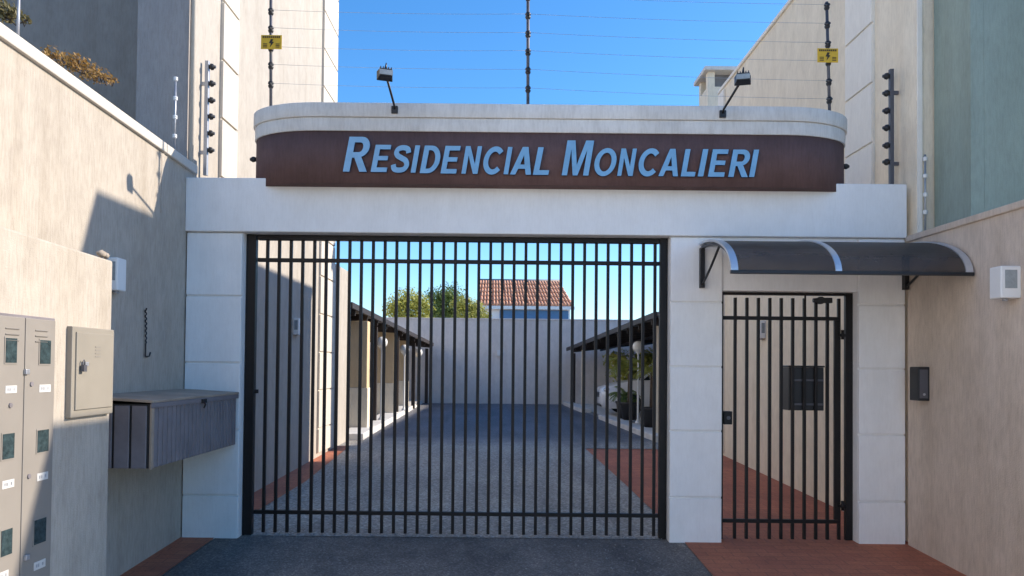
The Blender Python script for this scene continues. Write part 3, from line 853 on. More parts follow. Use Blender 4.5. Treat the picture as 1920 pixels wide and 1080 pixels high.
# added pale house, out of view on the left: its sunlit wall bounces warm fill
ln_ = thing('fill_house', (-6, -3, -.4), 'added unseen pale house bouncing sunlight from the left side of the approach', 'house')
box((-9.5, -9.0, -.6), (-3.1, 2.3, 6.4)).build('wall', 'white', ln_)
box((-9.7, -9.2, 6.4), (-2.9, 2.5, 6.55)).build('roof', 'roofmetal', ln_)
for y in (-7.5, -4.2, -0.9):
    for z in (0.8, 3.9):
        wf = box((-3.11, y, z), (-3.05, y + 1.3, z + 1.2)).build('window', 'whitemetal', ln_)
        box((-3.06, y + .07, z + .07), (-3.045, y + 1.23, z + 1.13)).build('pane', 'carglass', wf, origin=WL[wf])

# thin fence posts on the side walls
def thin_post(p_bot, p_top, ins, X, label):
    b = onX(*p_bot, X); t = onX(*p_top, X); t.y = b.y
    r = thing('wall_fence_post', b, label, 'fence post', 'thin fence posts on the boundary walls')
    MB().tube([b, t], 0.008, 7).build('pole', 'galv', r)
    for y in ins:
        z = onX(p_bot[0], y, X).z
        MB().lathe((b.x, b.y, z - 0.018), [(0.008, 0), (0.018, 0.006), (0.019, 0.014), (0.013, 0.018), (0.019, 0.022), (0.018, 0.032), (0.008, 0.036)], 8).build('insulator', 'whiteplastic', r)
    return r
thin_post((327, 285), (327, 142), [146, 183, 219, 255], XW - 0.06, 'thin silver fence post with white insulators on the left coping')
thin_post((1735, 432), (1735, 290), [298, 330, 365, 398], XWR + 0.09, 'thin silver fence post on the right wall before the green house')
thin_post((33, 90), (33, -40), [], XW - 0.06, 'thin pale post rising from the left wall at the photo edge')

# ================================================================== METER WALL, CABINET, SMALL BOXES
XM = -2.20
c = onX(211, 489, XM); d = onX(0, 420, XM)
ymx = onX(209, 650, XM).y
mw = thing('meter_wall', ((XM + XW) / 2, 3.4, -0.2), 'low cream wall in front of the left wall holding the meter doors', 'wall')
MB().hexa([(XW+.004,2.6,-.5),(XM,2.6,-.5),(XM,ymx,-.3),(XW+.004,ymx,-.3),(XW+.004,2.6,d.z+.01),(XM,2.6,d.z+.01),(XM,ymx,c.z),(XW+.004,ymx,c.z)]).build('wall', 'cream', mw, bevel=0.012)
def rect(px0, py0, px1, py1, X):
    """rectangle on the plane X=const from two photo corners -> (y0,y1,z0,z1)"""
    p = onX(px0, py0, X); q = onX(px1, py1, X)
    r = onX(px1, py0, X); s = onX(px0, py1, X)
    return min(p.y, q.y), max(p.y, q.y), (q.z + s.z) / 2, (p.z + r.z) / 2
mc = thing('meter_cabinet', (XM, 3.2, 0), 'beige grey metal meter cabinet with two tall doors and small dark windows', 'cabinet')
yB0 = onX(39.5, 700, XM).y; yB1 = onX(97, 700, XM).y
zt1 = onX(98, 603, XM).z; zt0 = onX(40, 594, XM).z
zt_ = (zt0 + zt1) / 2
yA0 = yB0 - 0.27
box((XM - 0.02, yA0 - 0.02, 0.03), (XM + 0.006, yB1 + 0.008, zt_ + 0.012)).build('frame', 'bin', mc, bevel=0.002)
def door(y0, y1, wins, labs, holes, louv_y):
    dr = box((XM + 0.004, y0, 0.05), (XM + 0.016, y1, zt_)).build('door', 'locker', mc, bevel=0.003)
    for w in wins:
        r = rect(*w, XM)
        box((XM + 0.0155, r[0] - .006, r[2] - .006), (XM + 0.019, r[1] + .006, r[3] + .006)).build('window_frame', 'locker', dr, origin=WL[dr])
        box((XM + 0.017, r[0], r[2]), (XM + 0.0205, r[1], r[3])).build('window', 'darkglass', dr, origin=WL[dr])
    for w in labs:
        r = rect(*w, XM)
        mb = MB().box((XM + 0.0155, r[0], r[2]), (XM + 0.018, r[1], r[3]))
        n = 4
        for k in range(n):
            if k == 2: continue
            yy = r[0] + (r[1] - r[0]) * (0.16 + 0.18 * k)
            mb.box((XM + 0.0175, yy, r[2] + (r[3]-r[2])*.3), (XM + 0.0188, yy + (r[1]-r[0])*.10, r[2] + (r[3]-r[2])*.7), 1)
        mb.build('number_label', ['label', 'galv'], dr, origin=WL[dr])
    for h in holes:
        p = onX(*h, XM)
        MB().tube([(XM + 0.015, p.y, p.z), (XM + 0.022, p.y, p.z)], 0.011, 10).build('keyhole', 'bin', dr, origin=WL[dr])
    for k in range(3):
        z = zt_ - 0.05 - k * 0.026
        mb = MB().add([(XM + .0155, louv_y - .045, z), (XM + .0155, louv_y + .045, z), (XM + .022, louv_y + .045, z - .004), (XM + .022, louv_y - .045, z - .004), (XM + .0155, louv_y - .045, z - .010), (XM + .0155, louv_y + .045, z - .010)],
                      [(0, 1, 2, 3), (3, 2, 5, 4), (0, 3, 4), (1, 5, 2)])
        mb.build('louvre', 'locker', dr, origin=WL[dr])
    return dr
yw = (yB1 - yB0)
door(yB0 + 0.003, yB1 - 0.003, [(68, 638, 87, 682), (63, 806, 83, 847), (57, 973, 78, 1018)],
     [(67, 721, 88, 735), (63, 886, 83, 900), (57, 1051, 78, 1066)], [(52, 720), (47, 893)], (yB0 + yB1) / 2)
door(yA0, yB0 - 0.003, [(3, 634, 23, 680), (-3, 813, 18, 860), (-6, 993, 14, 1041)],
     [(3, 723, 24, 737), (-3, 900, 19, 915), (-12, 1072, 8, 1088)], [(40 - 28, 760)], (yA0 + yB0) / 2 + .04)
for py in (697, 1045):
    p = onX(41, py, XM)
    MB().box((XM + .015, p.y - .014, p.z - .012), (XM + .03, p.y + .014, p.z + .012)).build('latch', 'galv', mc, bevel=.003)

ub = thing('utility_box', (XM, 4.0, 1.2), 'small beige metal box with padlocked door on the meter wall', 'metal box')
r = rect(125, 615, 201, 779, XM)
y0, y1, z0, z1 = r
box((XM - 0.01, y0, z0), (XM + 0.030, y1, z1)).build('box_frame', 'boxmetal', ub, bevel=0.004)
m_ = 0.028
dr = box((XM + 0.028, y0 + m_, z0 + m_ + .01), (XM + 0.038, y1 - m_ * .6, z1 - m_)).build('door', 'boxmetal', ub, bevel=0.003)
for k in range(4):
    z = z1 - 0.10 - k * 0.017
    MB().bar((XM + .037, (y0 + y1) / 2 - .005, z), (XM + .037, (y0 + y1) / 2 + .05, z), 0.006, 0.006).build('louvre', 'locker', dr, origin=WL[dr])
p = onX(138, 682, XM)
hs = MB().box((XM + .036, p.y + .0, p.z - .012), (XM + .05, p.y + .055, p.z + .010))
hs.build('hasp', 'galv', ub, bevel=.003)
pad = MB().box((XM + .045, p.y - .014, p.z - .04), (XM + .062, p.y + .014, p.z - .006))
pad.tube([(XM + .053, p.y - .009, p.z - .008), (XM + .053, p.y - .009, p.z + .012), (XM + .053, p.y, p.z + .02), (XM + .053, p.y + .009, p.z + .012), (XM + .053, p.y + .009, p.z - .008)], .003, 6)
tag(pad.build('padlock', 'poststeel', ub), '', '') if False else pad.build('padlock', 'poststeel', ub)

# stones on the meter wall's top
st = MB()
p = onX(190, 474, XM - 0.12)
st.sphere(p + Vector((0, 0, -.005)), (.024, .032, .020), 9, 6)
st.sphere(p + Vector((.01, .034, -.012)), (.018, .02, .016), 8, 5)
for v in st.v: v += Vector((random.uniform(-.004, .004), random.uniform(-.004, .004), random.uniform(-.004, .004)))
tag(st.build('rubble_stone', 'stone', None, origin=p), 'lump of grey brown rubble lying on the end of the meter wall', 'stone')

# ================================================================== STORAGE BIN
BX0, BX1 = XW + 0.002, -2.2
by0, by1 = onX(285, 750, BX1).y, YF - 0.026
bzt = onX(285, 752, BX1).z; bzb = onX(276, 881, BX1).z
bin_ = thing('waste_bin', ((BX0 + BX1) / 2, (by0 + by1) / 2, bzb), 'long slate grey slatted metal bin hung between the left wall and the pilaster', 'bin')
box((BX0, by0 + 0.008, bzb), (BX1 - 0.014, by1, bzt - 0.02)).build('body', 'pot', bin_)
# slatted front (faces the drive) and slatted end
n = 22
w = (by1 - by0 - 0.06) / n
box((BX1 - .013, by0, bzb - .006), (BX1 + .004, by0 + .032, bzt - .022)).build('corner_post', 'binlid', bin_, bevel=.003)
sl0 = box((BX1 - 0.012, by0 + 0.035, bzb), (BX1 + 0.001, by0 + 0.035 + w * 0.80, bzt - 0.03)).build('slat', 'bin', bin_, origin=(BX1, by0 + .035, bzb), bevel=0.004)
for i in range(1, n): share(sl0, (0, w * i, 0))
wn_ = (BX1 - BX0 - .02) / 4
e0 = box((BX0 + .004, by0 - .004, bzb), (BX0 + wn_ * .9, by0 + .008, bzt - .03)).build('slat', 'bin', bin_, origin=(BX0, by0, bzb), bevel=.004)
for i in range(1, 4): share(e0, (wn_ * i, 0, 0))
lid = MB().hexa([(BX0, by0 - .015, bzt + .012), (BX1 + .012, by0 - .015, bzt - .012), (BX1 + .012, by1, bzt - .012), (BX0, by1, bzt + .012),
                 (BX0, by0 - .015, bzt + .030), (BX1 + .012, by0 - .015, bzt + .006), (BX1 + .012, by1, bzt + .006), (BX0, by1, bzt + .030)])
lid.build('lid', 'binlid', bin_, bevel=.003)
box((BX1 - .004, by0 - .012, bzt - .045), (BX1 + .010, by1 - .001, bzt - .013)).build('lid_lip', 'bin', bin_, bevel=.002)
p = onX(378, 752, BX1)
hsp = MB().box((BX1 + .008, p.y - .03, bzt - .05), (BX1 + .02, p.y + .05, bzt - .02))
hsp.tube([(BX1 + .018, p.y, bzt - .04), (BX1 + .03, p.y, bzt - .06), (BX1 + .018, p.y, bzt - .085)], .006, 6)
hsp.build('hasp', 'wood', bin_)

# ================================================================== WALL LAMPS, INTERCOM, HOOK
def wall_lamp(X, sgn, Y, z0, z1, w, dep, label):
    r = thing('wall_lamp', (X, Y, z0), label, 'wall lamp', 'white wall lamps around the entrance')
    x1 = X + sgn * dep
    box((X - sgn * .002, Y - w / 2, z0), (x1, Y + w / 2, z1)).build('housing', 'whiteplastic', r, bevel=.008)
    h = z1 - z0
    box((X + sgn * dep * .2, Y - w / 2 - .002, z0 + h * .30), (x1 - sgn * dep * .2, Y - w / 2 + .001, z1 - h * .13)).build('lens', 'lampglass', r)
    MB().tube([(X + sgn * dep * .5, Y, z0), (X + sgn * dep * .5, Y, z0 - .014)], .018, 10).build('sensor', 'galv', r)
    return r
p0 = onX(1912, 503, XWR)
zl1, zl0 = onX(1890, 503, XWR).z, onX(1890, 562, XWR).z
wall_lamp(XWR, -1, onX(1903, 530, XWR).y, zl0, zl1, .12, .13, 'white wall lamp with grey lens high on the tan wall at the right')
zl1, zl0 = onX(225, 489, XW).z, onX(225, 549, XW).z
wall_lamp(XW, 1, onX(208, 517, XW).y, zl0, zl1, .12, .075, 'white wall lamp in shade on the left wall just past the meter wall')
zz0, zz1 = onX(553, 628, XH).z, onX(553, 597, XH).z
wall_lamp(XH, 1, onX(553, 612, XH).y, zz0, zz1, .16, .07, 'white wall lamp behind the driveway gate bars on the left wall')
zz0, zz1 = onX(1432, 635, XT).z, onX(1432, 602, XT).z
wall_lamp(XT, -1, onX(1432, 618, XT).y, zz0, zz1, .16, .07, 'white wall lamp seen between the pedestrian gate bars')

ic = thing('intercom', (XWR, onX(1722, 718, XWR).y, 1.2), 'black hooded intercom box on the tan wall beside the right pilaster', 'intercom')
yi = onX(1733, 718, XWR).y
za, zb_ = onX(1722, 750, XWR).z, onX(1722, 688, XWR).z
box((XWR - .088, yi - .075, za), (XWR + .002, yi + .055, zb_)).build('hood', 'blackplastic', ic, bevel=.006)
box((XWR - .078, yi - .079, za + .02), (XWR - .014, yi - .0745, zb_ - .02)).build('panel', 'poststeel', ic, bevel=.002)
MB().tube([(XWR - .045, yi - .079, za + .05), (XWR - .045, yi - .083, za + .05)], .01, 8).build('button', 'galv', ic)

# wrought rod with twisted upper half and hook
yh = onX(270, 620, XW).y
zt2, zb2 = onX(270, 578, XW).z, onX(270, 668, XW).z
pts = []
L = zt2 - zb2
for i in range(121):
    t = i / 120
    if t < .72:
        amp = .0075 * (1 - t * .6); ph2 = t * 62
        pts.append((XW + .016 + amp * .6 * math.sin(ph2), yh + amp * math.cos(ph2) - .012 + .02 * t, zt2 - L * t))
    else:
        pts.append((XW + .016, yh - .004, zt2 - L * t))
pts += [(XW + .016, yh + .02, zb2 - .003), (XW + .016, yh + .06, zb2 + .002), (XW + .016, yh + .072, zb2 + .03)]
hk = MB().tube(pts, .0055, 6)
tag(hk.build('wall_hook', 'blackplastic', None, origin=(XW, yh, zb2)), 'thin black twisted iron hook hanging on the shaded left wall', 'hook')

# ================================================================== COURTYARD
FW = 25.0
fz = zpx(930, 597, FW)
fw = thing('back_wall', (0, FW, .2), 'plain grey rendered wall closing the far end of the courtyard', 'wall')
box((-8.5, FW, 0.0), (8.5, FW + .18, fz - .05)).build('wall', 'farwall', fw)
box((-8.5, FW - .02, fz - .05), (8.5, FW + .2, fz)).build('coping', 'farwall', fw, bevel=.008)
lb = thing('courtyard_wall', (-8.3, 19, 0), 'cream boundary wall behind the left carport', 'wall')
box((-8.45, 12.3, 0), (-8.27, FW - .025, 2.9)).build('wall', 'house', lb)
rb = thing('courtyard_wall', (8.3, 19, 0), 'cream boundary wall behind the right carport', 'wall')
box((8.27, 12.3, 0), (8.45, FW - .025, 2.9)).build('wall', 'house', rb)
for Y_, x1_, lab in ((14.5, -2.60, 'wide ochre pillar with pale foot at the near end of the left carport'), (18.6, -2.68, 'wide ochre pillar with pale foot between the first and second globe lamps'), (21.6, -2.74, 'wide ochre pillar with pale foot between the second and third globe lamps')):
    pl_ = thing('carport_pillar', ((x1_ - 3.3) / 2, Y_, g(Y_)), lab, 'pillar', 'ochre pillars of the left carport')
    box((-3.3, Y_, g(Y_) - .05), (x1_, Y_ + .3, 1.0)).build('foot', 'house2', pl_, bevel=.01)
    box((-3.28, Y_ + .015, 1.001), (x1_ - .02, Y_ + .285, 2.28)).build('shaft', 'ochre', pl_, bevel=.01)

def carport(sgn, e0, e1, xb, zback, label):
    """e0,e1: near and far ends of the driveway-side eave"""
    r = thing('carport', (sgn * 4.5, (e0.y + e1.y) / 2, .15), label, 'carport', 'carports along the courtyard')
    b0 = Vector((xb, e0.y, zback)); b1 = Vector((xb, e1.y, zback))
    up = Vector((0, 0, .05))
    P = [e0, e1, b1, b0] if sgn > 0 else [e0, b0, b1, e1]
    if sgn > 0: P = [e0, b0, b1, e1]
    MB().hexa([p + Vector((0, 0, .0)) for p in P] + [p + up for p in P]).build('roof', 'roofmetal', r)
    MB().bar(e0 + Vector((sgn * -.02, 0, .0)), e1 + Vector((sgn * -.02, 0, .0)), .04, .11).build('fascia', 'wood', r, bevel=.006)
    n = 11
    for i in range(n):
        t = (i + .5) / n
        p = e0.lerp(e1, t) - Vector((0, 0, .07)); q = b0.lerp(b1, t) - Vector((0, 0, .07))
        MB().bar(p + Vector((sgn * .03, 0, 0)), q, .06, .13).build('rafter', 'wood', r)
    for k in (.25, .5, .75):
        p = e0.lerp(b0, k) - Vector((0, 0, .16)); q = e1.lerp(b1, k) - Vector((0, 0, .16))
        MB().bar(p, q, .06, .05).build('purlin', 'wood', r)
    for t in ((.01, .26, .5, .74, .985) if sgn < 0 else (.06, .80, .97)):
        p = e0.lerp(e1, t); x = p.x + sgn * .16
        gz = g(p.y) + .02
        box((x - .05, p.y - .05, gz), (x + .05, p.y + .05, p.z - .14)).build('post', 'house2' if sgn > 0 and t < .9 else 'wood', r, bevel=.006)
        x2 = xb - sgn * .3
        box((x2 - .05, p.y - .05, gz), (x2 + .05, p.y + .05, zback - .14)).build('post', 'wood', r, bevel=.006)
    return r
carport(-1, onY(657, 572, 13.3), onY(811, 646, 24.6), -8.1, 2.62, 'dark timber carport with low roof along the left side of the courtyard')
carport(1, onY(1232, 590, 13.3), onY(1064, 655, 24.6), 6.4, 2.55, 'dark timber carport with low roof along the right side of the courtyard')

def lamp_post(px, pyg, pyb, Y, label):
    bx_ = onY(px, pyb, Y); gz = g(Y) + .1
    top = zpx(px, pyg, Y)
    r = thing('globe_lamp', (bx_.x, Y, gz), label, 'garden lamp', 'white globe lamps in the courtyard')
    MB().lathe((bx_.x, Y, gz), [(.06, 0), (.06, .03), (.034, .05), (.024, .09), (.019, top - gz - .18), (.03, top - gz - .15), (.05, top - gz - .10)], 12).build('post', 'whitemetal', r)
    MB().sphere((bx_.x, Y, top), .125, 18, 12).build('globe', 'globe', r)
    MB().lathe((bx_.x, Y, top - .125), [(.055, 0), (.06, .012), (.055, .028)], 12).build('collar', 'whitemetal', r)
    return r
lamp_post(714, 642, 797, 16.4, 'white globe lamp nearest the gate on the left kerb')
lamp_post(757, 655, 776, 19.6, 'middle white globe lamp on the left kerb before the carport')
lamp_post(783, 661, 768, 22.2, 'farthest small white globe lamp on the left kerb')
lamp_post(1196, 650, 800, 16.2, 'white globe lamp on the right kerb beside the potted plants')

# small white post and box on the back wall
bl = thing('wall_box', (0, FW, 1.6), 'tiny white box fixed to the far courtyard wall', 'box')
p = onY(936, 662, FW - .03)
box((p.x - .07, FW - .09, p.z - .1), (p.x + .07, FW + .002, p.z + .1)).build('body', 'whiteplastic', bl, bevel=.01)
MB().tube([(p.x + .06, FW - .04, p.z - .1), (p.x + .06, FW - .04, p.z - .35)], .012, 6).build('conduit', 'whiteplastic', bl)

# ------------------------------------------------------------------ parked car
def car(front, Yc, label):
    gz = g(Yc) + .03
    r = thing('parked_car', (front + 1.9, Yc, gz), label, 'car')
    def loft(secs, name, mat, parent, closed=True):
        mb = MB(); n = len(secs[0]); vs = [q for s in secs for q in s]; fs = []
        for i in range(len(secs) - 1):
            for k in range(n):
                l = (k + 1) % n
                fs.append((i*n+k, (i+1)*n+k, (i+1)*n+l, i*n+l))
        fs.append(tuple(range(n))); fs.append(tuple(range((len(secs)-1)*n, len(secs)*n))[::-1])
        mb.add(vs, fs, True)
        return mb.build(name, mat, parent, bevel=.01)
    def ring(x, hw, zb, zt, k=.82):
        pr = [(-hw*.94, zb), (-hw, zb + (zt-zb)*.3), (-hw*.985, zb + (zt-zb)*.75), (-hw*k, zt), (hw*k, zt), (hw*.985, zb + (zt-zb)*.75), (hw, zb + (zt-zb)*.3), (hw*.94, zb)]
        return [Vector((front + x, Yc + y, gz + z)) for y, z in pr]
    body = loft([ring(.0, .58, .32, .58), ring(.06, .72, .22, .68), ring(.22, .80, .2, .76), ring(.6, .84, .2, .86), ring(1.0, .85, .2, .93),
                 ring(2.0, .86, .2, .95), ring(3.2, .85, .2, .97), ring(3.7, .80, .22, .95), ring(3.85, .7, .3, .86)], 'body', 'carpaint', r)
    def gring(x, hw, zt): return [Vector((front + x, Yc + y, gz + z)) for y, z in ((-hw - .08, .92), (-hw, zt), (hw, zt), (hw + .08, .92))]
    loft([gring(.95, .66, .95), gring(1.72, .58, 1.42), gring(2.9, .57, 1.44), gring(3.7, .6, .98)], 'windows', 'carglass', r)
    def rr_(x, hw, z): return [Vector((front + x, Yc + y, gz + zz)) for y, zz in ((-hw, z - .03), (-hw*.9, z + .025), (hw*.9, z + .025), (hw, z - .03))]
    loft([rr_(1.6, .56, 1.38), rr_(1.85, .60, 1.45), rr_(2.8, .60, 1.47), rr_(3.15, .56, 1.38)], 'roof', 'carpaint', r)
    for s in (-1, 1):
        for x0, x1 in ((1.0, 1.66), (2.15, 2.2), (3.1, 3.7)):
            zt0 = .93 if x0 == 1.0 else (1.42 if x0 == 2.15 else 1.42); zb1 = 1.42 if x0 == 1.0 else (.95 if x0 == 2.15 else .97)
            MB().bar((front + x0, Yc + s * (.74 if zt0 < 1.2 else .60), gz + zt0), (front + x1, Yc + s * (.60 if zb1 > 1.2 else .72), gz + zb1), .05, .05).build('pillar', 'carpaint', r)
        MB().sphere((front + .17, Yc + s * .60, gz + .66), (.10, .15, .075), 12, 8).build('headlight', 'lens', r)
        MB().box((front + 1.2, Yc + s * .84, gz + .95), (front + 1.32, Yc + s * 1.0, gz + 1.07)).build('mirror', 'carpaint', r, bevel=.02)
        for x in (.72, 3.1):
            c0 = Vector((front + x, Yc + s * .70, gz + .30)); c1 = Vector((front + x, Yc + s * .87, gz + .30))
            wh = MB().tube([c0, c0.lerp(c1, .1), c0.lerp(c1, .9), c1], [.27, .30, .30, .27], 20).build('wheel', 'tyre', r)
            mb = MB().tube([c1, c1 + Vector((0, s * .006, 0))], [.19, .17], 16)
            mb.build('rim', 'alu', wh, origin=WL[wh])
    MB().box((front - .012, Yc - .40, gz + .47), (front + .06, Yc + .40, gz + .60)).build('grille', 'blackplastic', r, bevel=.01)
    MB().box((front + .005, Yc - .55, gz + .24), (front + .09, Yc + .55, gz + .36)).build('bumper_vent', 'blackplastic', r, bevel=.02)
    MB().box((front - .02, Yc - .2, gz + .38), (front - .004, Yc + .2, gz + .46)).build('number_plate', 'galv', r, bevel=.004)
    return r
car(2.45, 19.8, 'white hatchback parked nose out under the right carport')

# ------------------------------------------------------------------ vegetation
def leaf_cloud(mb, clumps, n, size, seed, flat=0.0):
    rnd = random.Random(seed)
    tot = sum(c[1] ** 2 for c in clumps)
    for (c, rad, sq) in [(Vector(a), b, s) for a, b, s in clumps]:
        k = int(n * rad ** 2 / tot)
        for _ in range(k):
            d = Vector((rnd.gauss(0, 1), rnd.gauss(0, 1), rnd.gauss(0, 1))).normalized()
            p = c + Vector((d.x, d.y, d.z * sq)) * rad * (0.30 + 0.95 * rnd.random() ** .9)
            nrm = (d + Vector((rnd.uniform(-1, 1), rnd.uniform(-1, 1), rnd.uniform(-.4, 1.2))) * .8).normalized()
            u = nrm.cross(Vector((rnd.random(), rnd.random(), rnd.random() + .1))).normalized(); v = nrm.cross(u)
            s = size * rnd.uniform(.6, 1.3)
            mb.add([p - u * s, p - v * s * .45 + nrm * s * .1, p + u * s, p + v * s * .45 + nrm * s * .1], [(0, 1, 2, 3)])
def tree(base, h, clumps, n, size, mat, label, seed, tr=.12, chain=False):
    b = Vector(base)
    r = thing('tree', b, label, 'tree', 'trees around the courtyard')
    rnd = random.Random(seed)
    top = b + Vector((0, 0, h))
    MB().tube([b, b.lerp(top, .5) + Vector((.05, 0, 0)), top], [tr, tr * .75, tr * .4], 8).build('trunk', 'bark', r)
    prev = None
    for c, rad, sq in clumps:
        c = Vector(c); s = b.lerp(top, rnd.uniform(.6, .95))
        if chain and prev is not None: s = prev
        prev = c
        MB().tube([s, s.lerp(c, .5) + Vector((0, 0, -.05)), c], [tr * .4, tr * .25, tr * .1], 6).build('limb', 'bark', r)
    mb = MB(); leaf_cloud(mb, clumps, n, size, seed)
    stuff(mb.build('crown', mat, r))
    return r
def PT(px, py, Y): return tuple(onY(px, py, Y))
TY = 32
def cl(Y, *l): return [(PT(x, y, Y), rr, s) for x, y, rr, s in l]
tree((PT(765, 700, 31)[0], 31, .2), 2.6, cl(31, (742, 578, .5, .8), (765, 566, .65, .8), (790, 575, .5, .8), (755, 598, .6, .6), (785, 600, .55, .6)), 5200, .065, 'leafyel', 'yellow green tree behind the far wall above the left carport', 3)
tree((PT(835, 700, 33)[0], 33, .2), 2.8, cl(33, (820, 560, .55, .8), (845, 556, .6, .9), (835, 585, .8, .6), (812, 590, .5, .8)), 5200, .065, 'leafgrn', 'mid green tree behind the far wall left of the tiled house', 5)
tree((PT(880, 700, 32)[0], 32, .2), 2.4, cl(32, (870, 572, .5, .8), (892, 580, .4, .8), (878, 595, .6, .5), (905, 594, .35, .6)), 3800, .06, 'leafyel', 'small pale green tree in front of the tiled house', 8)

# tree behind the left wall with dry orange leaves
def PX(px, py, X): return tuple(onX(px, py, X))
XT1 = -3.35
rnd_ = random.Random(31)
lt = []
for px, py, rr in ((100, 104, .07), (118, 112, .08), (134, 118, .09), (128, 108, .05), (150, 126, .10), (146, 112, .06), (165, 134, .09), (158, 118, .05), (178, 142, .08), (186, 134, .04), (194, 148, .06), (205, 150, .045), (216, 151, .03), (84, 98, .05)):
    lt.append((tuple(onY(px, py + rnd_.uniform(-3, 3), 5.6 + rnd_.uniform(-.15, .15))), rr, .7))
tree((lt[4][0][0] - .1, 5.6, -.05), 3.15, lt, 800, .016, 'leafdry', 'dry orange leaved shrub poking above the left wall coping', 11, .016, True)
lt2 = [(tuple(onY(px, py, 5.0)), rr, s_) for px, py, rr, s_ in ((3, 14, .10, .5), (18, 26, .08, .5), (-25, 10, .16, .7), (40, 34, .05, .5), (52, 37, .03, .5), (8, 30, .06, .5), (30, 20, .04, .5))]
tree((lt2[0][0][0] - .3, 5.0, -.05), 3.5, lt2, 700, .018, 'leafolive', 'olive branch tips at the top left corner above the wall', 13, .016, True)

def potted(px, pyb, Y, nfr, ln, mat, label, seed, zlift=0.0):
    rnd = random.Random(seed)
    b = onY(px, pyb, Y); gz = g(Y) + .1
    r = thing('potted_plant', (b.x, Y, gz), label, 'plant', 'plants under the right carport')
    MB().lathe((b.x, Y, gz), [(.0, 0), (.16, 0), (.21, .34), (.23, .36), (.23, .40), (.20, .40), (.19, .35), (0, .35)], 16).build('pot', 'pot', r)
    stem_top = Vector((b.x, Y, gz + .4 + zlift))
    MB().tube([(b.x, Y, gz + .34), stem_top], [.05, .035], 8).build('stem', 'bark', r)
    mb = MB()
    for i in range(nfr):
        a = 2 * math.pi * i / nfr + rnd.uniform(-.2, .2); el = rnd.uniform(.35, 1.3); L_ = ln * rnd.uniform(.7, 1.1)
        pts = []
        p = stem_top.copy(); e = el
        for k in range(8):
            pts.append(p.copy())
            p = p + Vector((math.cos(a) * math.cos(e), math.sin(a) * math.cos(e), math.sin(e))) * L_ / 7
            e -= .24
        side_ = Vector((-math.sin(a), math.cos(a), 0))
        for k in range(1, 7):
            for s in (-1, 1):
                for h_ in (0, .5):
                    q = pts[k].lerp(pts[k + 1], h_)
                    dirn = (pts[k + 1] - pts[k]).normalized()
                    tip = q + (side_ * s * .8 + dirn * .8 + Vector((0, 0, -.35))).normalized() * L_ * .30 * (1 - abs(k - 3) / 7)
                    wv = dirn * .022
                    mb.add([q - wv, q + wv, tip], [(0, 1, 2)])
        mb.tube(pts, .006, 4)
    stuff(mb.build('fronds', mat, r))
    return r
potted(1180, 800, 17.2, 16, .66, 'leafyel', 'tall potted palm with a dark pot beside the white globe lamp', 4, .75)
potted(1222, 800, 15.3, 15, .64, 'leafyel', 'palm with arching fronds nearest the right gate post', 6, .7)
potted(1172, 795, 17.6, 18, .55, 'leafgrn', 'low dark bushy potted plant in front of the white car', 9, .1)
sh = [(tuple(onY(px, py, 20.8)), rr, s) for px, py, rr, s in ((1170, 690, .5, .7), (1195, 700, .5, .7), (1155, 672, .35, .7), (1215, 690, .5, .8), (1205, 670, .4, .6))]
tree((sh[0][0][0] + .3, 21.2, .2), 1.2, sh, 1500, .07, 'leafyel', 'leafy green shrub behind the white car under the right carport', 21, .06)

# ------------------------------------------------------------------ tiled house beyond the courtyard
HY = 45.0
hx0, hx1 = xpx(893, 560, HY), xpx(1076, 560, HY)
ze, zr_ = zpx(985, 573, HY), zpx(985, 528, HY + 2.2)
zbl1, zbl0 = zpx(985, 581, HY), zpx(985, 602, HY)
hs = thing('tiled_house', ((hx0 + hx1) / 2, HY + 2.5, .2), 'distant house with orange tiled roof and a blue band beyond the far wall', 'house')
box((hx0 + .2, HY + .3, .2), (hx1 - .2, HY + 5, ze - .02)).build('wall', 'white', hs)
box((hx0 + 1.4, HY + .22, zbl0 - .4), (hx1 - .3, HY + .3, zbl1)).build('blue_band', 'bluepaint', hs)
MB().hexa([(hx0, HY, ze - .02), (hx1, HY, ze - .02), (hx1, HY + 5.2, ze - .02), (hx0, HY + 5.2, ze - .02), (hx0 + .1, HY + 2.2, zr_), (hx1 - .7, HY + 2.2, zr_), (hx1 - .7, HY + 3, zr_), (hx0 + .1, HY + 3, zr_)]).build('roof', 'tile', hs)
tl = MB(); nn = 30
for i in range(nn):
    t = (i + .5) / nn
    p = Vector((hx0, HY, ze)).lerp(Vector((hx1, HY, ze)), t); q = Vector((hx0 + .1, HY + 2.2, zr_)).lerp(Vector((hx1 - .7, HY + 2.2, zr_)), t)
    for k in range(6):
        a_, b_ = p.lerp(q, k / 6), p.lerp(q, (k + 1) / 6 + .02)
        tl.tube([a_ + Vector((0, 0, .03)), b_], [.085, .065], 6)
stuff(tl.build('roof_tile', 'tile', hs))
MB().tube([(hx0 + .05, HY + 2.3, zr_ + .03), (hx1 - .65, HY + 2.3, zr_ + .03)], .13, 8).build('ridge', 'roofmetal', hs)
box((hx0 - .05, HY - .06, ze - .22), (hx1 + .05, HY + .02, ze - .03)).build('gutter', 'whitemetal', hs)
for x in (hx0 + 1.0, hx0 + 3.4):
    wf = box((x, HY + .2, 1.4), (x + 1.1, HY + .31, 2.6)).build('window', 'whitemetal', hs)
    box((x + .08, HY + .185, 1.48), (x + 1.02, HY + .199, 2.52)).build('pane', 'carglass', wf, origin=WL[wf])

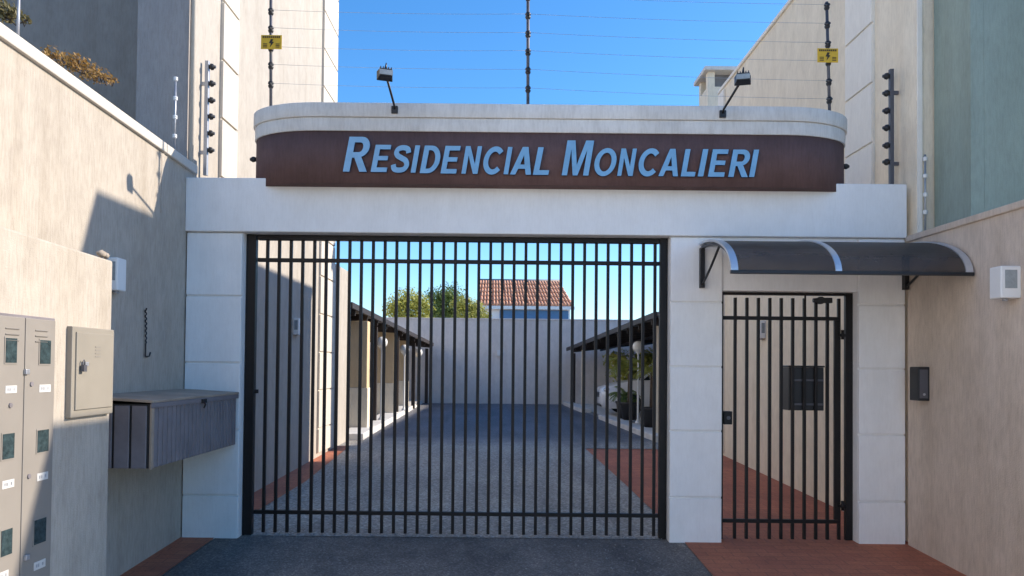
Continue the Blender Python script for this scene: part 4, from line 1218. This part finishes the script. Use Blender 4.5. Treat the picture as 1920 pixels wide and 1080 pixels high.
fill_nb = thing('neighbour_or_added_house', (-11, 23, 0), 'added unseen white house bouncing sunlight from behind the left carport wall', 'house')  # added out of view; its sunlit wall brightens the courtyard
box((-14, 12.6, 0), (-8.6, 34, 8.2)).build('wall', 'white', fill_nb)
box((-14.2, 12.5, 8.2), (-8.5, 34.2, 8.35)).build('roof', 'roofmetal', fill_nb)
for y in (15, 19, 23, 27, 31):
    wf = box((-8.62, y, 4.6), (-8.56, y + 1.4, 5.8)).build('window', 'whitemetal', fill_nb)
    box((-8.57, y + .08, 4.68), (-8.555, y + 1.32, 5.72)).build('pane', 'carglass', wf, origin=WL[wf])
# unseen house added behind the right carport to keep the courtyard floor in shade
shade_nb = thing('neighbour_or_added_house', (11, 23, 0), 'added unseen house behind the right carport wall, shading the courtyard', 'house')
box((8.6, 13.0, 0), (13.5, 33, 6.0)).build('wall', 'white', shade_nb)
box((8.5, 12.9, 6.0), (13.7, 33.2, 6.12)).build('roof', 'roofmetal', shade_nb)
for y in (16, 20, 24, 28):
    wf = box((8.56, y, 3.6), (8.62, y + 1.4, 4.8)).build('window', 'whitemetal', shade_nb)
    box((8.545, y + .08, 3.68), (8.559, y + 1.32, 4.72)).build('pane', 'carglass', wf, origin=WL[wf])


# loose grit swept up along the gate line and over the apron
gr = MB(); rg = random.Random(5)
for i in range(400):
    if i < 300: x, y = rg.uniform(-2.1, 1.35), 6.40 + abs(rg.gauss(0, .10)) - .06
    elif i < 370: x, y = 0.9 + max(-1, min(.5, rg.gauss(0, .35))), rg.uniform(5.3, 6.25)
    else: x, y = rg.uniform(-2.2, 1.4), rg.uniform(5.1, 6.3)
    r_ = rg.uniform(.003, .009); c_ = Vector((x, y, g(y) + .006 + r_ * .3))
    ps = [c_ + Vector((rg.uniform(.6, 1.3) * r_ * a, rg.uniform(.6, 1.3) * r_ * b_, rg.uniform(.5, 1) * r_ * c2)) for a, b_, c2 in ((1, 0, 0), (-1, 0, 0), (0, 1, 0), (0, -1, 0), (0, 0, 1), (0, 0, -1))]
    gr.add(ps, [(0, 2, 4), (2, 1, 4), (1, 3, 4), (3, 0, 4), (2, 0, 5), (1, 2, 5), (3, 1, 5), (0, 3, 5)])
stuff(gr.build('gravel', 'grit'))
# hairline crack in the left wall under the coping joint
yc = onX(303, 300, XW).y
cp = [(XW + .0006, yc + .004 * math.sin(k * 1.9) , onX(303, 292, XW).z - k * .055) for k in range(9)]
MB().tube(cp, .0028, 5).build('crack', 'stone', lw)
